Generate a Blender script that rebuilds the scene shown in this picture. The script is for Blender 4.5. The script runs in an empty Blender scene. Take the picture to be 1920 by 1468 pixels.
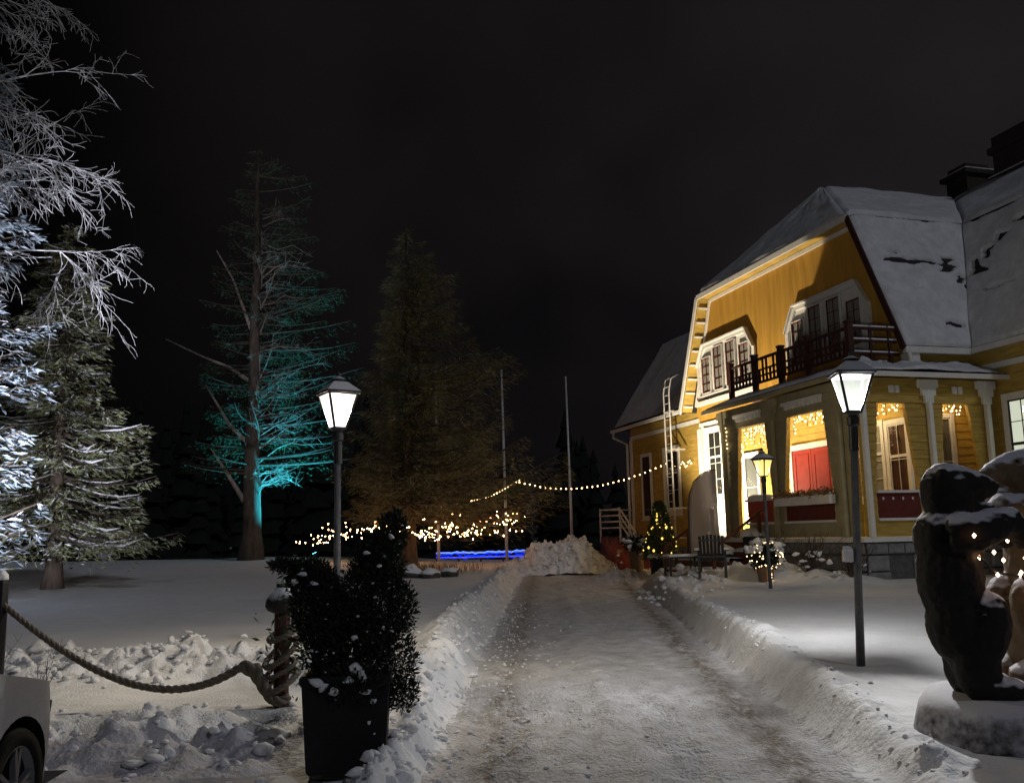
import bpy, bmesh, math, random
import numpy as np
from mathutils import Vector, Matrix, Euler

random.seed(7)
RNG = np.random.default_rng(7)
S = bpy.context.scene
COL = S.collection
rad = math.radians

# ------------------------------------------------------------------ camera
cam_d = bpy.data.cameras.new('camera')
cam_d.sensor_width = 36.0
cam_d.lens = 1750.0 / 1920.0 * 36.0
cam_d.clip_start = 0.05
cam_d.clip_end = 3000.0
cam = bpy.data.objects.new('camera', cam_d)
COL.objects.link(cam)
PITCH = math.atan(271 / 1750.0)
cam.matrix_world = Matrix.Translation((0, 0, 1.5)) @ Matrix.Rotation(math.pi / 2 + PITCH, 4, 'X') @ Matrix.Rotation(rad(-1.3), 4, 'Z')
S.camera = cam

# ------------------------------------------------------------------ night sky
W = bpy.data.worlds.new('World')
S.world = W
W.use_nodes = True
wn, wl = W.node_tree.nodes, W.node_tree.links
wn.clear()
w_out = wn.new('ShaderNodeOutputWorld')
w_bg = wn.new('ShaderNodeBackground')
w_tc = wn.new('ShaderNodeTexCoord')
w_noise = wn.new('ShaderNodeTexNoise')
w_noise.inputs['Scale'].default_value = 2.2
w_noise.inputs['Detail'].default_value = 3.0
w_noise.inputs['Roughness'].default_value = 0.55
w_ramp = wn.new('ShaderNodeValToRGB')
w_ramp.color_ramp.elements[0].position = 0.32
w_ramp.color_ramp.elements[0].color = (0.25, 0.22, 0.26, 1)
w_ramp.color_ramp.elements[1].position = 0.75
w_ramp.color_ramp.elements[1].color = (1.0, 0.85, 0.90, 1)
# town glow behind thin cloud: a broad brightening towards one side of the sky
w_dot = wn.new('ShaderNodeVectorMath'); w_dot.operation = 'DOT_PRODUCT'
w_dot.inputs[1].default_value = Vector((0.80, 0.55, 0.22)).normalized()
w_glow = wn.new('ShaderNodeMapRange')
w_glow.inputs['From Min'].default_value = 0.15
w_glow.inputs['From Max'].default_value = 1.0
w_glow.inputs['To Min'].default_value = 0.10
w_glow.inputs['To Max'].default_value = 1.5
w_mul = wn.new('ShaderNodeVectorMath'); w_mul.operation = 'SCALE'
wl.new(w_tc.outputs['Generated'], w_noise.inputs['Vector'])
wl.new(w_tc.outputs['Generated'], w_dot.inputs[0])
wl.new(w_dot.outputs['Value'], w_glow.inputs['Value'])
wl.new(w_noise.outputs['Fac'], w_ramp.inputs['Fac'])
wl.new(w_ramp.outputs['Color'], w_mul.inputs[0])
wl.new(w_glow.outputs['Result'], w_mul.inputs['Scale'])
wl.new(w_mul.outputs['Vector'], w_bg.inputs['Color'])
w_bg.inputs['Strength'].default_value = 0.014
wl.new(w_bg.outputs['Background'], w_out.inputs['Surface'])

# ------------------------------------------------------------------ the one sun lamp: dim light of the night sky, from behind on the right
sun_d = bpy.data.lights.new('moonlight', 'SUN')
sun_d.energy = 0.32
sun_d.angle = rad(4)
sun_d.color = (0.84, 0.88, 1.0)
sun = bpy.data.objects.new('moonlight', sun_d)
sun.rotation_euler = Vector((-0.42, 0.72, -0.62)).to_track_quat('-Z', 'Y').to_euler()
COL.objects.link(sun)

S.view_settings.view_transform = 'Standard'
S.view_settings.look = 'None'
S.view_settings.exposure = 0.0
S.view_settings.gamma = 1.0
S.cycles.use_denoising = True
try:
    S.cycles.denoiser = 'OPENIMAGEDENOISE'
except Exception:
    pass
S.cycles.max_bounces = 5
S.cycles.diffuse_bounces = 3
S.cycles.glossy_bounces = 2
S.cycles.transparent_max_bounces = 8
S.cycles.sample_clamp_indirect = 1.5
S.cycles.use_light_tree = True
S.cycles.caustics_reflective = False
S.cycles.caustics_refractive = False

# ------------------------------------------------------------------ numpy value noise
def _hash(ix, iy, iz, seed):
    h = (ix * 374761393 + iy * 668265263 + iz * 2147483647 + seed * 1274126177) & 0xFFFFFFFF
    h = ((h ^ (h >> 13)) * 1274126177) & 0xFFFFFFFF
    return ((h ^ (h >> 16)) & 0xFFFF) / 65535.0

def vnoise(x, y, z=0.0, seed=0):
    x, y, z = np.broadcast_arrays(np.asarray(x, float), np.asarray(y, float), np.asarray(z, float))
    ix, iy, iz = np.floor(x).astype(np.int64), np.floor(y).astype(np.int64), np.floor(z).astype(np.int64)
    fx, fy, fz = x - ix, y - iy, z - iz
    fx, fy, fz = [f * f * (3 - 2 * f) for f in (fx, fy, fz)]
    r = 0
    for a in (0, 1):
        for b in (0, 1):
            for c in (0, 1):
                w = (fx if a else 1 - fx) * (fy if b else 1 - fy) * (fz if c else 1 - fz)
                r = r + w * _hash(ix + a, iy + b, iz + c, seed)
    return r * 2 - 1

def fbm(x, y, z=0.0, oct=4, seed=0, gain=0.5):
    r, a = 0, 1.0
    for k in range(oct):
        r = r + a * vnoise(np.asarray(x) * 2 ** k, np.asarray(y) * 2 ** k, np.asarray(z) * 2 ** k, seed + k * 17)
        a *= gain
    return r

def sstep(a, b, x):
    t = np.clip((x - a) / (b - a), 0, 1)
    return t * t * (3 - 2 * t)

# ------------------------------------------------------------------ materials
MATS = {}
def new_mat(name):
    m = bpy.data.materials.new(name)
    m.use_nodes = True
    n, l = m.node_tree.nodes, m.node_tree.links
    b = n['Principled BSDF']
    MATS[name] = m
    return m, n, l, b

def pmat(name, col, rough=0.7, var=0.25, scale=8.0, bump=0.0, bscale=40.0, metal=0.0, spec=0.3, stretch=(1, 1, 1), sub=0.0):
    """principled colour with noise variation and fine bump, in object space"""
    m, n, l, b = new_mat(name)
    tc = n.new('ShaderNodeTexCoord'); mp = n.new('ShaderNodeMapping'); mp.inputs['Scale'].default_value = stretch
    l.new(tc.outputs['Object'], mp.inputs['Vector'])
    no = n.new('ShaderNodeTexNoise'); no.inputs['Scale'].default_value = scale; no.inputs['Detail'].default_value = 6; no.inputs['Roughness'].default_value = 0.6
    l.new(mp.outputs['Vector'], no.inputs['Vector'])
    rp = n.new('ShaderNodeValToRGB')
    c = np.array(col)
    rp.color_ramp.elements[0].position = 0.3; rp.color_ramp.elements[0].color = (*np.clip(c * (1 - var), 0, 1), 1)
    rp.color_ramp.elements[1].position = 0.7; rp.color_ramp.elements[1].color = (*np.clip(c * (1 + var), 0, 1), 1)
    l.new(no.outputs['Fac'], rp.inputs['Fac']); l.new(rp.outputs['Color'], b.inputs['Base Color'])
    b.inputs['Roughness'].default_value = rough; b.inputs['Metallic'].default_value = metal
    b.inputs['Specular IOR Level'].default_value = spec
    if bump:
        n2 = n.new('ShaderNodeTexNoise'); n2.inputs['Scale'].default_value = bscale; n2.inputs['Detail'].default_value = 4
        l.new(mp.outputs['Vector'], n2.inputs['Vector'])
        bp = n.new('ShaderNodeBump'); bp.inputs['Strength'].default_value = bump; bp.inputs['Distance'].default_value = 0.02
        l.new(n2.outputs['Fac'], bp.inputs['Height']); l.new(bp.outputs['Normal'], b.inputs['Normal'])
    return m

def snowtop(name, col, lo=0.25, hi=0.6, rough=0.8, var=0.3, scale=10, snow=(0.78, 0.80, 0.85), nscale=14.0, namp=0.5):
    """a dark surface with snow lying on whatever faces up"""
    m = pmat(name, col, rough, var, scale, bump=0.3, bscale=30)
    n, l = m.node_tree.nodes, m.node_tree.links
    b = n['Principled BSDF']
    geo = n.new('ShaderNodeNewGeometry'); sx = n.new('ShaderNodeSeparateXYZ')
    l.new(geo.outputs['Normal'], sx.inputs['Vector'])
    tc = n.new('ShaderNodeTexCoord'); no = n.new('ShaderNodeTexNoise'); no.inputs['Scale'].default_value = nscale; no.inputs['Detail'].default_value = 3
    l.new(tc.outputs['Object'], no.inputs['Vector'])
    ma = n.new('ShaderNodeMath'); ma.operation = 'MULTIPLY_ADD'; ma.inputs[1].default_value = namp; ma.inputs[2].default_value = -namp / 2
    l.new(no.outputs['Fac'], ma.inputs[0])
    ad = n.new('ShaderNodeMath'); ad.operation = 'ADD'
    l.new(sx.outputs['Z'], ad.inputs[0]); l.new(ma.outputs[0], ad.inputs[1])
    mr = n.new('ShaderNodeMapRange'); mr.inputs['From Min'].default_value = lo; mr.inputs['From Max'].default_value = hi
    l.new(ad.outputs[0], mr.inputs['Value'])
    mx = n.new('ShaderNodeMix'); mx.data_type = 'RGBA'
    old = b.inputs['Base Color'].links[0].from_socket
    l.new(mr.outputs['Result'], mx.inputs['Factor']); l.new(old, mx.inputs['A']); mx.inputs['B'].default_value = (*snow, 1)
    l.new(mx.outputs['Result'], b.inputs['Base Color'])
    return m

def emit(name, col, strength):
    m = bpy.data.materials.new(name); m.use_nodes = True
    n, l = m.node_tree.nodes, m.node_tree.links
    n.clear(); o = n.new('ShaderNodeOutputMaterial'); e = n.new('ShaderNodeEmission')
    e.inputs['Color'].default_value = (*col, 1); e.inputs['Strength'].default_value = strength
    l.new(e.outputs[0], o.inputs['Surface']); MATS[name] = m
    return m

def pane_lit(name, col, strength, clear=0.5):
    """frosted lantern glass: lets the lamp's light through and glows itself"""
    m = bpy.data.materials.new(name); m.use_nodes = True
    n, l = m.node_tree.nodes, m.node_tree.links
    n.clear(); o = n.new('ShaderNodeOutputMaterial'); e = n.new('ShaderNodeEmission'); t = n.new('ShaderNodeBsdfTransparent'); mx = n.new('ShaderNodeMixShader')
    tc = n.new('ShaderNodeTexCoord'); no = n.new('ShaderNodeTexNoise'); no.inputs['Scale'].default_value = 9; no.inputs['Detail'].default_value = 5
    l.new(tc.outputs['Object'], no.inputs['Vector'])
    mr = n.new('ShaderNodeMapRange'); mr.inputs['To Min'].default_value = strength * 0.75; mr.inputs['To Max'].default_value = strength * 1.25
    l.new(no.outputs['Fac'], mr.inputs['Value']); l.new(mr.outputs['Result'], e.inputs['Strength'])
    sz = n.new('ShaderNodeSeparateXYZ'); l.new(tc.outputs['Generated'], sz.inputs[0])
    gr = n.new('ShaderNodeMapRange'); gr.inputs['To Min'].default_value = 1.45; gr.inputs['To Max'].default_value = .72; l.new(sz.outputs['Z'], gr.inputs['Value'])
    ml = n.new('ShaderNodeMath'); ml.operation = 'MULTIPLY'; l.new(mr.outputs['Result'], ml.inputs[0]); l.new(gr.outputs['Result'], ml.inputs[1]); l.new(ml.outputs[0], e.inputs['Strength'])
    e.inputs['Color'].default_value = (*col, 1)
    mx.inputs[0].default_value = 1 - clear
    l.new(t.outputs[0], mx.inputs[1]); l.new(e.outputs[0], mx.inputs[2]); l.new(mx.outputs[0], o.inputs['Surface'])
    MATS[name] = m
    return m

def glass(name, tint=(0.9, 0.95, 0.95)):
    m = bpy.data.materials.new(name); m.use_nodes = True
    n, l = m.node_tree.nodes, m.node_tree.links
    n.clear(); o = n.new('ShaderNodeOutputMaterial'); g = n.new('ShaderNodeBsdfGlossy'); t = n.new('ShaderNodeBsdfTransparent'); mx = n.new('ShaderNodeMixShader'); lw = n.new('ShaderNodeLayerWeight'); pw = n.new('ShaderNodeMath'); pw.operation = 'POWER'; pw.inputs[1].default_value = 4.0; ad = n.new('ShaderNodeMath'); ad.operation = 'MULTIPLY_ADD'; ad.inputs[1].default_value = .6; ad.inputs[2].default_value = .04
    g.inputs['Roughness'].default_value = 0.05; t.inputs['Color'].default_value = (*tint, 1)
    l.new(lw.outputs['Facing'], pw.inputs[0]); l.new(pw.outputs[0], ad.inputs[0]); l.new(ad.outputs[0], mx.inputs[0]); l.new(t.outputs[0], mx.inputs[1]); l.new(g.outputs[0], mx.inputs[2]); l.new(mx.outputs[0], o.inputs['Surface'])
    MATS[name] = m
    return m

SNOWC = (0.78, 0.79, 0.82)
def snow_mat(name, col=SNOWC, var=0.06, bump=0.5, bs=45, dirt=0.0, dirtcol=(0.16, 0.12, 0.085)):
    m = pmat(name, col, 0.85, var, 3.0, bump, bs, spec=0.2)
    n, l = m.node_tree.nodes, m.node_tree.links
    b = n['Principled BSDF']
    bp = [x for x in n if x.type == 'BUMP'][0]; bp.inputs['Distance'].default_value = 0.03
    if dirt:
        tc = n.new('ShaderNodeTexCoord')
        no = n.new('ShaderNodeTexNoise'); no.inputs['Scale'].default_value = 3.2; no.inputs['Detail'].default_value = 8; no.inputs['Roughness'].default_value = 0.72
        l.new(tc.outputs['Object'], no.inputs['Vector'])
        mr = n.new('ShaderNodeMapRange'); mr.inputs['From Min'].default_value = 0.46; mr.inputs['From Max'].default_value = 0.72; mr.inputs['To Max'].default_value = dirt
        l.new(no.outputs['Fac'], mr.inputs['Value'])
        mx = n.new('ShaderNodeMix'); mx.data_type = 'RGBA'
        old = b.inputs['Base Color'].links[0].from_socket
        l.new(mr.outputs['Result'], mx.inputs['Factor']); l.new(old, mx.inputs['A']); mx.inputs['B'].default_value = (*dirtcol, 1)
        l.new(mx.outputs['Result'], b.inputs['Base Color'])
    return m

snow_mat('snow')
snow_mat('snow_rough', (.74, .75, .78), var=0.10, bump=0.55, bs=22)
snow_mat('packed_snow', (0.62, 0.62, 0.65), 0.20, 1.0, 30, dirt=0.42, dirtcol=(.19, .17, .15))
snow_mat('shaded_snow', (0.50, 0.49, 0.53), 0.15, .7, 26)  # darker snow colour stands in for the shade over the foreground
snow_mat('snow_grey', (0.70, 0.71, 0.74), 0.15, 0.6, 30)
def drive_dirt():
    # sanded wheel track along the house side and scraped gravel along the other
    m = MATS['packed_snow']; n, l = m.node_tree.nodes, m.node_tree.links; b = n['Principled BSDF']
    tc = n.new('ShaderNodeTexCoord'); sx = n.new('ShaderNodeSeparateXYZ'); l.new(tc.outputs['Object'], sx.inputs[0])
    no = n.new('ShaderNodeTexNoise'); no.inputs['Scale'].default_value = 1.0; no.inputs['Detail'].default_value = 9; no.inputs['Roughness'].default_value = .75
    mp = n.new('ShaderNodeMapping'); mp.inputs['Scale'].default_value = (7, 3, 7); l.new(tc.outputs['Object'], mp.inputs['Vector']); l.new(mp.outputs['Vector'], no.inputs['Vector'])
    def M(op, a, c):
        x = n.new('ShaderNodeMath'); x.operation = op
        for i, q in enumerate((a, c)):
            if hasattr(q, 'node'): l.new(q, x.inputs[i])
            elif q is not None: x.inputs[i].default_value = q
        return x.outputs[0]
    tot = None
    for slope, off, wd, amt in ((.068, 1.34, .15, 1.0), (.030, -.42, .17, .7)):
        d = M('SUBTRACT', M('SUBTRACT', sx.outputs['X'], M('MULTIPLY', sx.outputs['Y'], slope)), off)
        g = M('MULTIPLY', M('SUBTRACT', 1.0, M('MINIMUM', M('ABSOLUTE', M('DIVIDE', d, wd * 2), None), 1.0)), amt)
        tot = g if tot is None else M('ADD', tot, g)
    f = M('MULTIPLY', tot, M('MULTIPLY', M('SUBTRACT', no.outputs['Fac'], .36), 5.0))
    cl = n.new('ShaderNodeClamp'); l.new(f, cl.inputs[0]); cl.inputs['Max'].default_value = .85
    mx = n.new('ShaderNodeMix'); mx.data_type = 'RGBA'; old = b.inputs['Base Color'].links[0].from_socket
    l.new(cl.outputs[0], mx.inputs['Factor']); l.new(old, mx.inputs['A']); mx.inputs['B'].default_value = (.20, .165, .13, 1)
    l.new(mx.outputs['Result'], b.inputs['Base Color'])
drive_dirt()
[x for x in MATS['packed_snow'].node_tree.nodes if x.type == 'BUMP'][0].inputs['Distance'].default_value = .05
pmat('yellow_paint', (0.47, 0.32, 0.075), 0.65, 0.26, 2.2, 0.15, 60, stretch=(1, 1, 6))
pmat('yellow_stucco', (0.52, 0.285, 0.045), 0.8, 0.22, 1.3, 0.35, 50, stretch=(3, 3, 0.35))
pmat('shaded_paint', (0.35, 0.31, 0.19), 0.65, 0.15, 3.0, 0.15, 60)  # porch paint with the shade of the left face put into its colour
pmat('white_paint', (0.74, 0.73, 0.70), 0.5, 0.08, 5.0, 0.1, 60)
pmat('red_paint', (0.34, 0.035, 0.02), 0.5, 0.18, 4.0, 0.1, 50)
pmat('maroon_paint', (0.12, 0.022, 0.018), 0.6, 0.25, 4.0, 0.1, 50)
pmat('red_brown', (0.12, 0.040, 0.026), 0.7, 0.3, 4.0, 0.2, 40)
pmat('rail_wood', (0.055, 0.020, 0.016), 0.7, 0.3, 6.0, 0.2, 50)
pmat('roof_felt', (0.03, 0.028, 0.03), 0.9, 0.4, 6.0, 0.4, 30)
pmat('stone', (0.22, 0.22, 0.23), 0.85, 0.35, 4.0, 0.8, 18)
pmat('mortar', (0.10, 0.10, 0.10), 0.95, 0.3, 10, 0.4, 40)
pmat('black_metal', (0.018, 0.018, 0.02), 0.45, 0.3, 12, 0.1, 60, spec=0.4)
pmat('grey_metal', (0.10, 0.10, 0.105), 0.55, 0.35, 14, 0.25, 50)
pmat('galvanised', (0.62, 0.62, 0.62), 0.45, 0.15, 9, 0.1, 60, metal=0.2)
pmat('chimney_brick', (0.05, 0.035, 0.03), 0.9, 0.35, 9, 0.6, 22)
pmat('black_plastic', (0.008, 0.008, 0.010), 0.55, 0.3, 6, 0.1, 50)
pmat('bark', (0.075, 0.058, 0.045), 0.95, 0.45, 7, 1.0, 14, stretch=(1, 1, 0.25))
pmat('bark_pale', (0.26, 0.22, 0.19), 0.95, 0.4, 7, 1.0, 14, stretch=(1, 1, 0.25))
pmat('frost_tip', (0.62, 0.57, 0.48), 0.8, 0.4, 3)
pmat('frost_lilac', (0.70, 0.70, 0.80), 0.85, 0.25, 3)
pmat('frost_bark', (0.74, 0.74, 0.80), 0.9, 0.35, 6, 0.5, 20)
pmat('needles', (0.055, 0.085, 0.035), 0.7, 0.5, 1.2)
pmat('needles_frost', (0.23, 0.25, 0.13), 0.8, 0.6, 1.5)
pmat('needles_blue', (0.20, 0.25, 0.29), 0.8, 0.5, 1.5)
pmat('larch_twig', (0.20, 0.185, 0.075), 0.8, 0.5, 1.5)
pmat('dark_leaf', (0.012, 0.020, 0.010), 0.75, 0.5, 4)
pmat('forest_dark', (0.010, 0.012, 0.010), 0.95, 0.4, 1)
pmat('red_twig', (0.26, 0.06, 0.05), 0.7, 0.3, 5)
pmat('dry_grass', (0.22, 0.15, 0.08), 0.9, 0.4, 5)
pmat('clay_pot', (0.17, 0.11, 0.07), 0.8, 0.25, 7, 0.2)
pmat('car_paint', (0.44, 0.45, 0.50), 0.4, 0.1, 8, 0.12, 70, metal=0.1, spec=0.4)
pmat('tyre_rubber', (0.006, 0.006, 0.006), 0.85, 0.3, 20, 0.2)
pmat('rim_alloy', (0.22, 0.22, 0.24), 0.4, 0.15, 9, metal=0.6)
pmat('lens', (0.35, 0.30, 0.22), 0.15, 0.1, 8)
pmat('banner_cloth', (0.34, 0.29, 0.27), 0.7, 0.10, 2.5, 0.15, 8, stretch=(3, 3, 0.4))
pmat('curtain', (0.50, 0.40, 0.36), 0.85, 0.12, 3, stretch=(6, 6, 0.4))
pmat('dark_room', (0.035, 0.028, 0.025), 0.9, 0.2, 3)
pmat('grey_cloth', (0.20, 0.17, 0.16), 0.9, 0.2, 3, stretch=(5, 5, .5))
pmat('rope', (0.20, 0.17, 0.13), 0.95, 0.3, 30, 0.6, 60)
snowtop('snowy_rope', (0.11, 0.09, 0.065), 0.25, 0.7, nscale=30, namp=0.5, snow=(0.15, 0.135, 0.12))
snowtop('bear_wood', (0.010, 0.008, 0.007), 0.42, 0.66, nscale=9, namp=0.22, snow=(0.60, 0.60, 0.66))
snowtop('bear_wood_lit', (0.13, 0.088, 0.05), 0.30, 0.60, nscale=9, namp=0.4, snow=(0.60, 0.60, 0.66))  # paler wood colour stands in for bulb light on the second bear
snowtop('snowy_stump', (0.035, 0.030, 0.028), -.05, 0.55, nscale=16, namp=1.0, snow=(.6, .6, .66))
snowtop('snowy_dark', (0.03, 0.028, 0.026), 0.35, 0.65, nscale=12, namp=0.5)
snowtop('snowy_lamp', (0.02, 0.02, 0.022), 0.30, 0.50, nscale=10, namp=0.15, snow=(0.50, 0.51, 0.54))
snowtop('snowy_rock', (0.06, 0.055, 0.05), 0.25, 0.55, nscale=5, namp=0.5)
snowtop('snowy_rail', (0.055, 0.022, 0.018), 0.7, 0.85, nscale=8, namp=0.2)
def cloth():
    m = MATS['banner_cloth']; n, l = m.node_tree.nodes, m.node_tree.links; b = n['Principled BSDF']; o = n['Material Output']
    t = n.new('ShaderNodeBsdfTranslucent'); t.inputs['Color'].default_value = (.62, .55, .46, 1); mx = n.new('ShaderNodeMixShader'); mx.inputs[0].default_value = .4
    l.new(b.outputs[0], mx.inputs[1]); l.new(t.outputs[0], mx.inputs[2])
    tr = n.new('ShaderNodeBsdfTransparent'); m2 = n.new('ShaderNodeMixShader'); m2.inputs[0].default_value = .14
    l.new(mx.outputs[0], m2.inputs[1]); l.new(tr.outputs[0], m2.inputs[2]); l.new(m2.outputs[0], o.inputs['Surface'])
cloth()
glass('window_glass')
emit('bulb_warm', (1.0, 0.58, 0.24), 18.0)
emit('bulb_pink', (1.0, 0.46, 0.18), 80.0)
emit('bulb_icicle', (1.0, 0.70, 0.36), 6.0)
emit('bulb_yellow', (1.0, 0.66, 0.12), 2.2)
emit('bulb_amber', (1.0, 0.55, 0.28), 16.0)
emit('rope_blue', (0.0, 0.025, 1.0), 2.6)
emit('rope_blue_core', (0.08, 0.18, 1.0), 3.2)
emit('flood_lens', (1.0, 0.93, 0.80), 30.0)
emit('flood_lens_cool', (0.85, 0.92, 1.0), 30.0)
emit('flood_lens_teal', (0.1, 0.75, 0.85), 20.0)
pane_lit('pane_white', (1.0, 0.93, 0.86), 3.6, .5)
pane_lit('pane_grey', (0.95, 1.0, 0.90), 1.15, .35)
pane_lit('pane_yellow', (1.0, 0.66, 0.17), 2.2)
emit('porch_globe', (1.0, 0.72, 0.36), 8.0)
pmat('lit_room', (0.8, 0.8, 0.7), 0.9, 0.1, 4)

# ------------------------------------------------------------------ mesh helpers
def tag(o, label=None, cat=None, group=None, kind=None):
    if label: o['label'] = label
    if cat: o['category'] = cat
    if group: o['group'] = group
    if kind: o['kind'] = kind
    return o

def empty(name, loc=(0, 0, 0), rz=0.0):
    o = bpy.data.objects.new(name, None)
    o.empty_display_size = 0.2
    o.location = loc; o.rotation_euler = (0, 0, rz)
    COL.objects.link(o)
    return o

def link_mesh(name, me, mat, parent=None, smooth=False, loc=None):
    if isinstance(mat, str): mat = MATS[mat]
    if mat is not None and not me.materials: me.materials.append(mat)
    if smooth: me.polygons.foreach_set('use_smooth', np.ones(len(me.polygons), bool))
    o = bpy.data.objects.new(name, me)
    COL.objects.link(o)
    if parent is not None: o.parent = parent
    if loc is not None: o.location = loc
    return o

def np_mesh(name, V, Fq):
    V = np.asarray(V, np.float32).reshape(-1, 3); Fq = np.asarray(Fq, np.int32)
    k = Fq.shape[1]
    me = bpy.data.meshes.new(name)
    me.vertices.add(len(V)); me.vertices.foreach_set('co', V.ravel())
    me.loops.add(Fq.size); me.loops.foreach_set('vertex_index', Fq.ravel())
    me.polygons.add(len(Fq)); me.polygons.foreach_set('loop_start', np.arange(0, Fq.size, k, dtype=np.int32))
    try: me.polygons.foreach_set('loop_total', np.full(len(Fq), k, np.int32))
    except Exception: pass
    me.update(calc_edges=True)
    return me

class MB:
    def __init__(s): s.v = []; s.f = []
    def add(s, vs, fs):
        b = len(s.v); s.v.extend([tuple(p) for p in vs]); s.f.extend([tuple(i + b for i in q) for q in fs]); return s
    def box(s, x0, x1, y0, y1, z0, z1):
        return s.add([(x0, y0, z0), (x1, y0, z0), (x1, y1, z0), (x0, y1, z0), (x0, y0, z1), (x1, y0, z1), (x1, y1, z1), (x0, y1, z1)],
                     [(0, 3, 2, 1), (4, 5, 6, 7), (0, 1, 5, 4), (1, 2, 6, 5), (2, 3, 7, 6), (3, 0, 4, 7)])
    def prism(s, pts, ext):
        """closed polygon (3d points) swept by ext"""
        n = len(pts); e = Vector(ext)
        vs = [Vector(p) for p in pts] + [Vector(p) + e for p in pts]
        fs = [tuple(range(n))[::-1], tuple(range(n, 2 * n))] + [(i, (i + 1) % n, n + (i + 1) % n, n + i) for i in range(n)]
        return s.add(vs, fs)
    def bar(s, a, b, w, h, up=(0, 0, 1)):
        a, b = Vector(a), Vector(b); d = (b - a).normalized(); up = Vector(up)
        if abs(d.dot(up)) > 0.98: up = Vector((1, 0, 0))
        r = d.cross(up).normalized() * (w / 2); u = r.cross(d).normalized() * (h / 2)
        vs = [a - r - u, a + r - u, a + r + u, a - r + u, b - r - u, b + r - u, b + r + u, b - r + u]
        return s.add(vs, [(0, 1, 2, 3), (7, 6, 5, 4), (0, 4, 5, 1), (1, 5, 6, 2), (2, 6, 7, 3), (3, 7, 4, 0)])
    def tube(s, pts, rads, n=6, cap=True):
        pts = [Vector(p) for p in pts]
        if not hasattr(rads, '__len__'): rads = [rads] * len(pts)
        rings = []; b0 = len(s.v); ref = None
        for i, p in enumerate(pts):
            d = (pts[min(i + 1, len(pts) - 1)] - pts[max(i - 1, 0)])
            d = d.normalized() if d.length > 1e-9 else Vector((0, 0, 1))
            if ref is None:
                ref = d.cross(Vector((0, 0, 1)) if abs(d.z) < 0.9 else Vector((1, 0, 0))).normalized()
            r = (ref - d * ref.dot(d)); r = r.normalized() if r.length > 1e-6 else d.orthogonal().normalized()
            ref = r; q = d.cross(r)
            for k in range(n):
                a = 2 * math.pi * k / n
                s.v.append(tuple(p + (r * math.cos(a) + q * math.sin(a)) * rads[i]))
        for i in range(len(pts) - 1):
            for k in range(n):
                s.f.append((b0 + i * n + k, b0 + i * n + (k + 1) % n, b0 + (i + 1) * n + (k + 1) % n, b0 + (i + 1) * n + k))
        if cap:
            s.f.append(tuple(b0 + k for k in range(n))[::-1]); s.f.append(tuple(b0 + (len(pts) - 1) * n + k for k in range(n)))
        return s
    def lathe(s, prof, n=16, c=(0, 0, 0), sq=None, rot=0.0):
        b = len(s.v)
        for (r, z) in prof:
            for k in range(n):
                a = 2 * math.pi * k / n + rot
                s.v.append((c[0] + r * math.cos(a), c[1] + r * math.sin(a), c[2] + z))
        for i in range(len(prof) - 1):
            for k in range(n):
                s.f.append((b + i * n + k, b + i * n + (k + 1) % n, b + (i + 1) * n + (k + 1) % n, b + (i + 1) * n + k))
        s.f.append(tuple(b + k for k in range(n))[::-1]); s.f.append(tuple(b + (len(prof) - 1) * n + k for k in range(n)))
        return s
    def ell(s, c, r, rot=None, nu=12, nv=8):
        M = Euler(rot).to_matrix() if rot else Matrix.Identity(3)
        b = len(s.v); c = Vector(c)
        for i in range(nv + 1):
            t = math.pi * i / nv
            for k in range(nu):
                a = 2 * math.pi * k / nu
                s.v.append(tuple(c + M @ Vector((r[0] * math.sin(t) * math.cos(a), r[1] * math.sin(t) * math.sin(a), r[2] * math.cos(t)))))
        for i in range(nv):
            for k in range(nu):
                s.f.append((b + i * nu + k, b + (i + 1) * nu + k, b + (i + 1) * nu + (k + 1) % nu, b + i * nu + (k + 1) % nu))
        return s
    def octa(s, c, r):
        c = Vector(c)
        return s.add([c + Vector(d) * r for d in ((1, 0, 0), (0, 1, 0), (-1, 0, 0), (0, -1, 0), (0, 0, 1.25), (0, 0, -1.25))],
                     [(0, 1, 4), (1, 2, 4), (2, 3, 4), (3, 0, 4), (1, 0, 5), (2, 1, 5), (3, 2, 5), (0, 3, 5)])
    def lump(s, c, r, seed=0, sub=2, amp=0.35, flat=0.75):
        """irregular snow or rock lump"""
        vs, fs = ICO[sub]
        sc = np.array([r, r, r * flat]) if not hasattr(r, '__len__') else np.array(r)
        d = 1 + amp * fbm(vs[:, 0] * 1.6 + seed * 3.1, vs[:, 1] * 1.6, vs[:, 2] * 1.6, 3, seed)
        return s.add(np.asarray(c) + vs * d[:, None] * sc, fs)
    def build(s, name, mat, parent=None, smooth=False, loc=None):
        me = bpy.data.meshes.new(name); me.from_pydata(s.v, [], s.f); me.update()
        return link_mesh(name, me, mat, parent, smooth, loc)

def _ico(sub):
    bm = bmesh.new(); bmesh.ops.create_icosphere(bm, subdivisions=sub, radius=1.0)
    v = np.array([p.co for p in bm.verts]); f = [tuple(x.index for x in q.verts) for q in bm.faces]; bm.free()
    return v, f
ICO = {1: _ico(1), 2: _ico(2), 3: _ico(3)}

def bevel(o, w=0.01, seg=2):
    m = o.modifiers.new('bevel', 'BEVEL'); m.width = w; m.segments = seg; m.limit_method = 'ANGLE'
    return o

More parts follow.
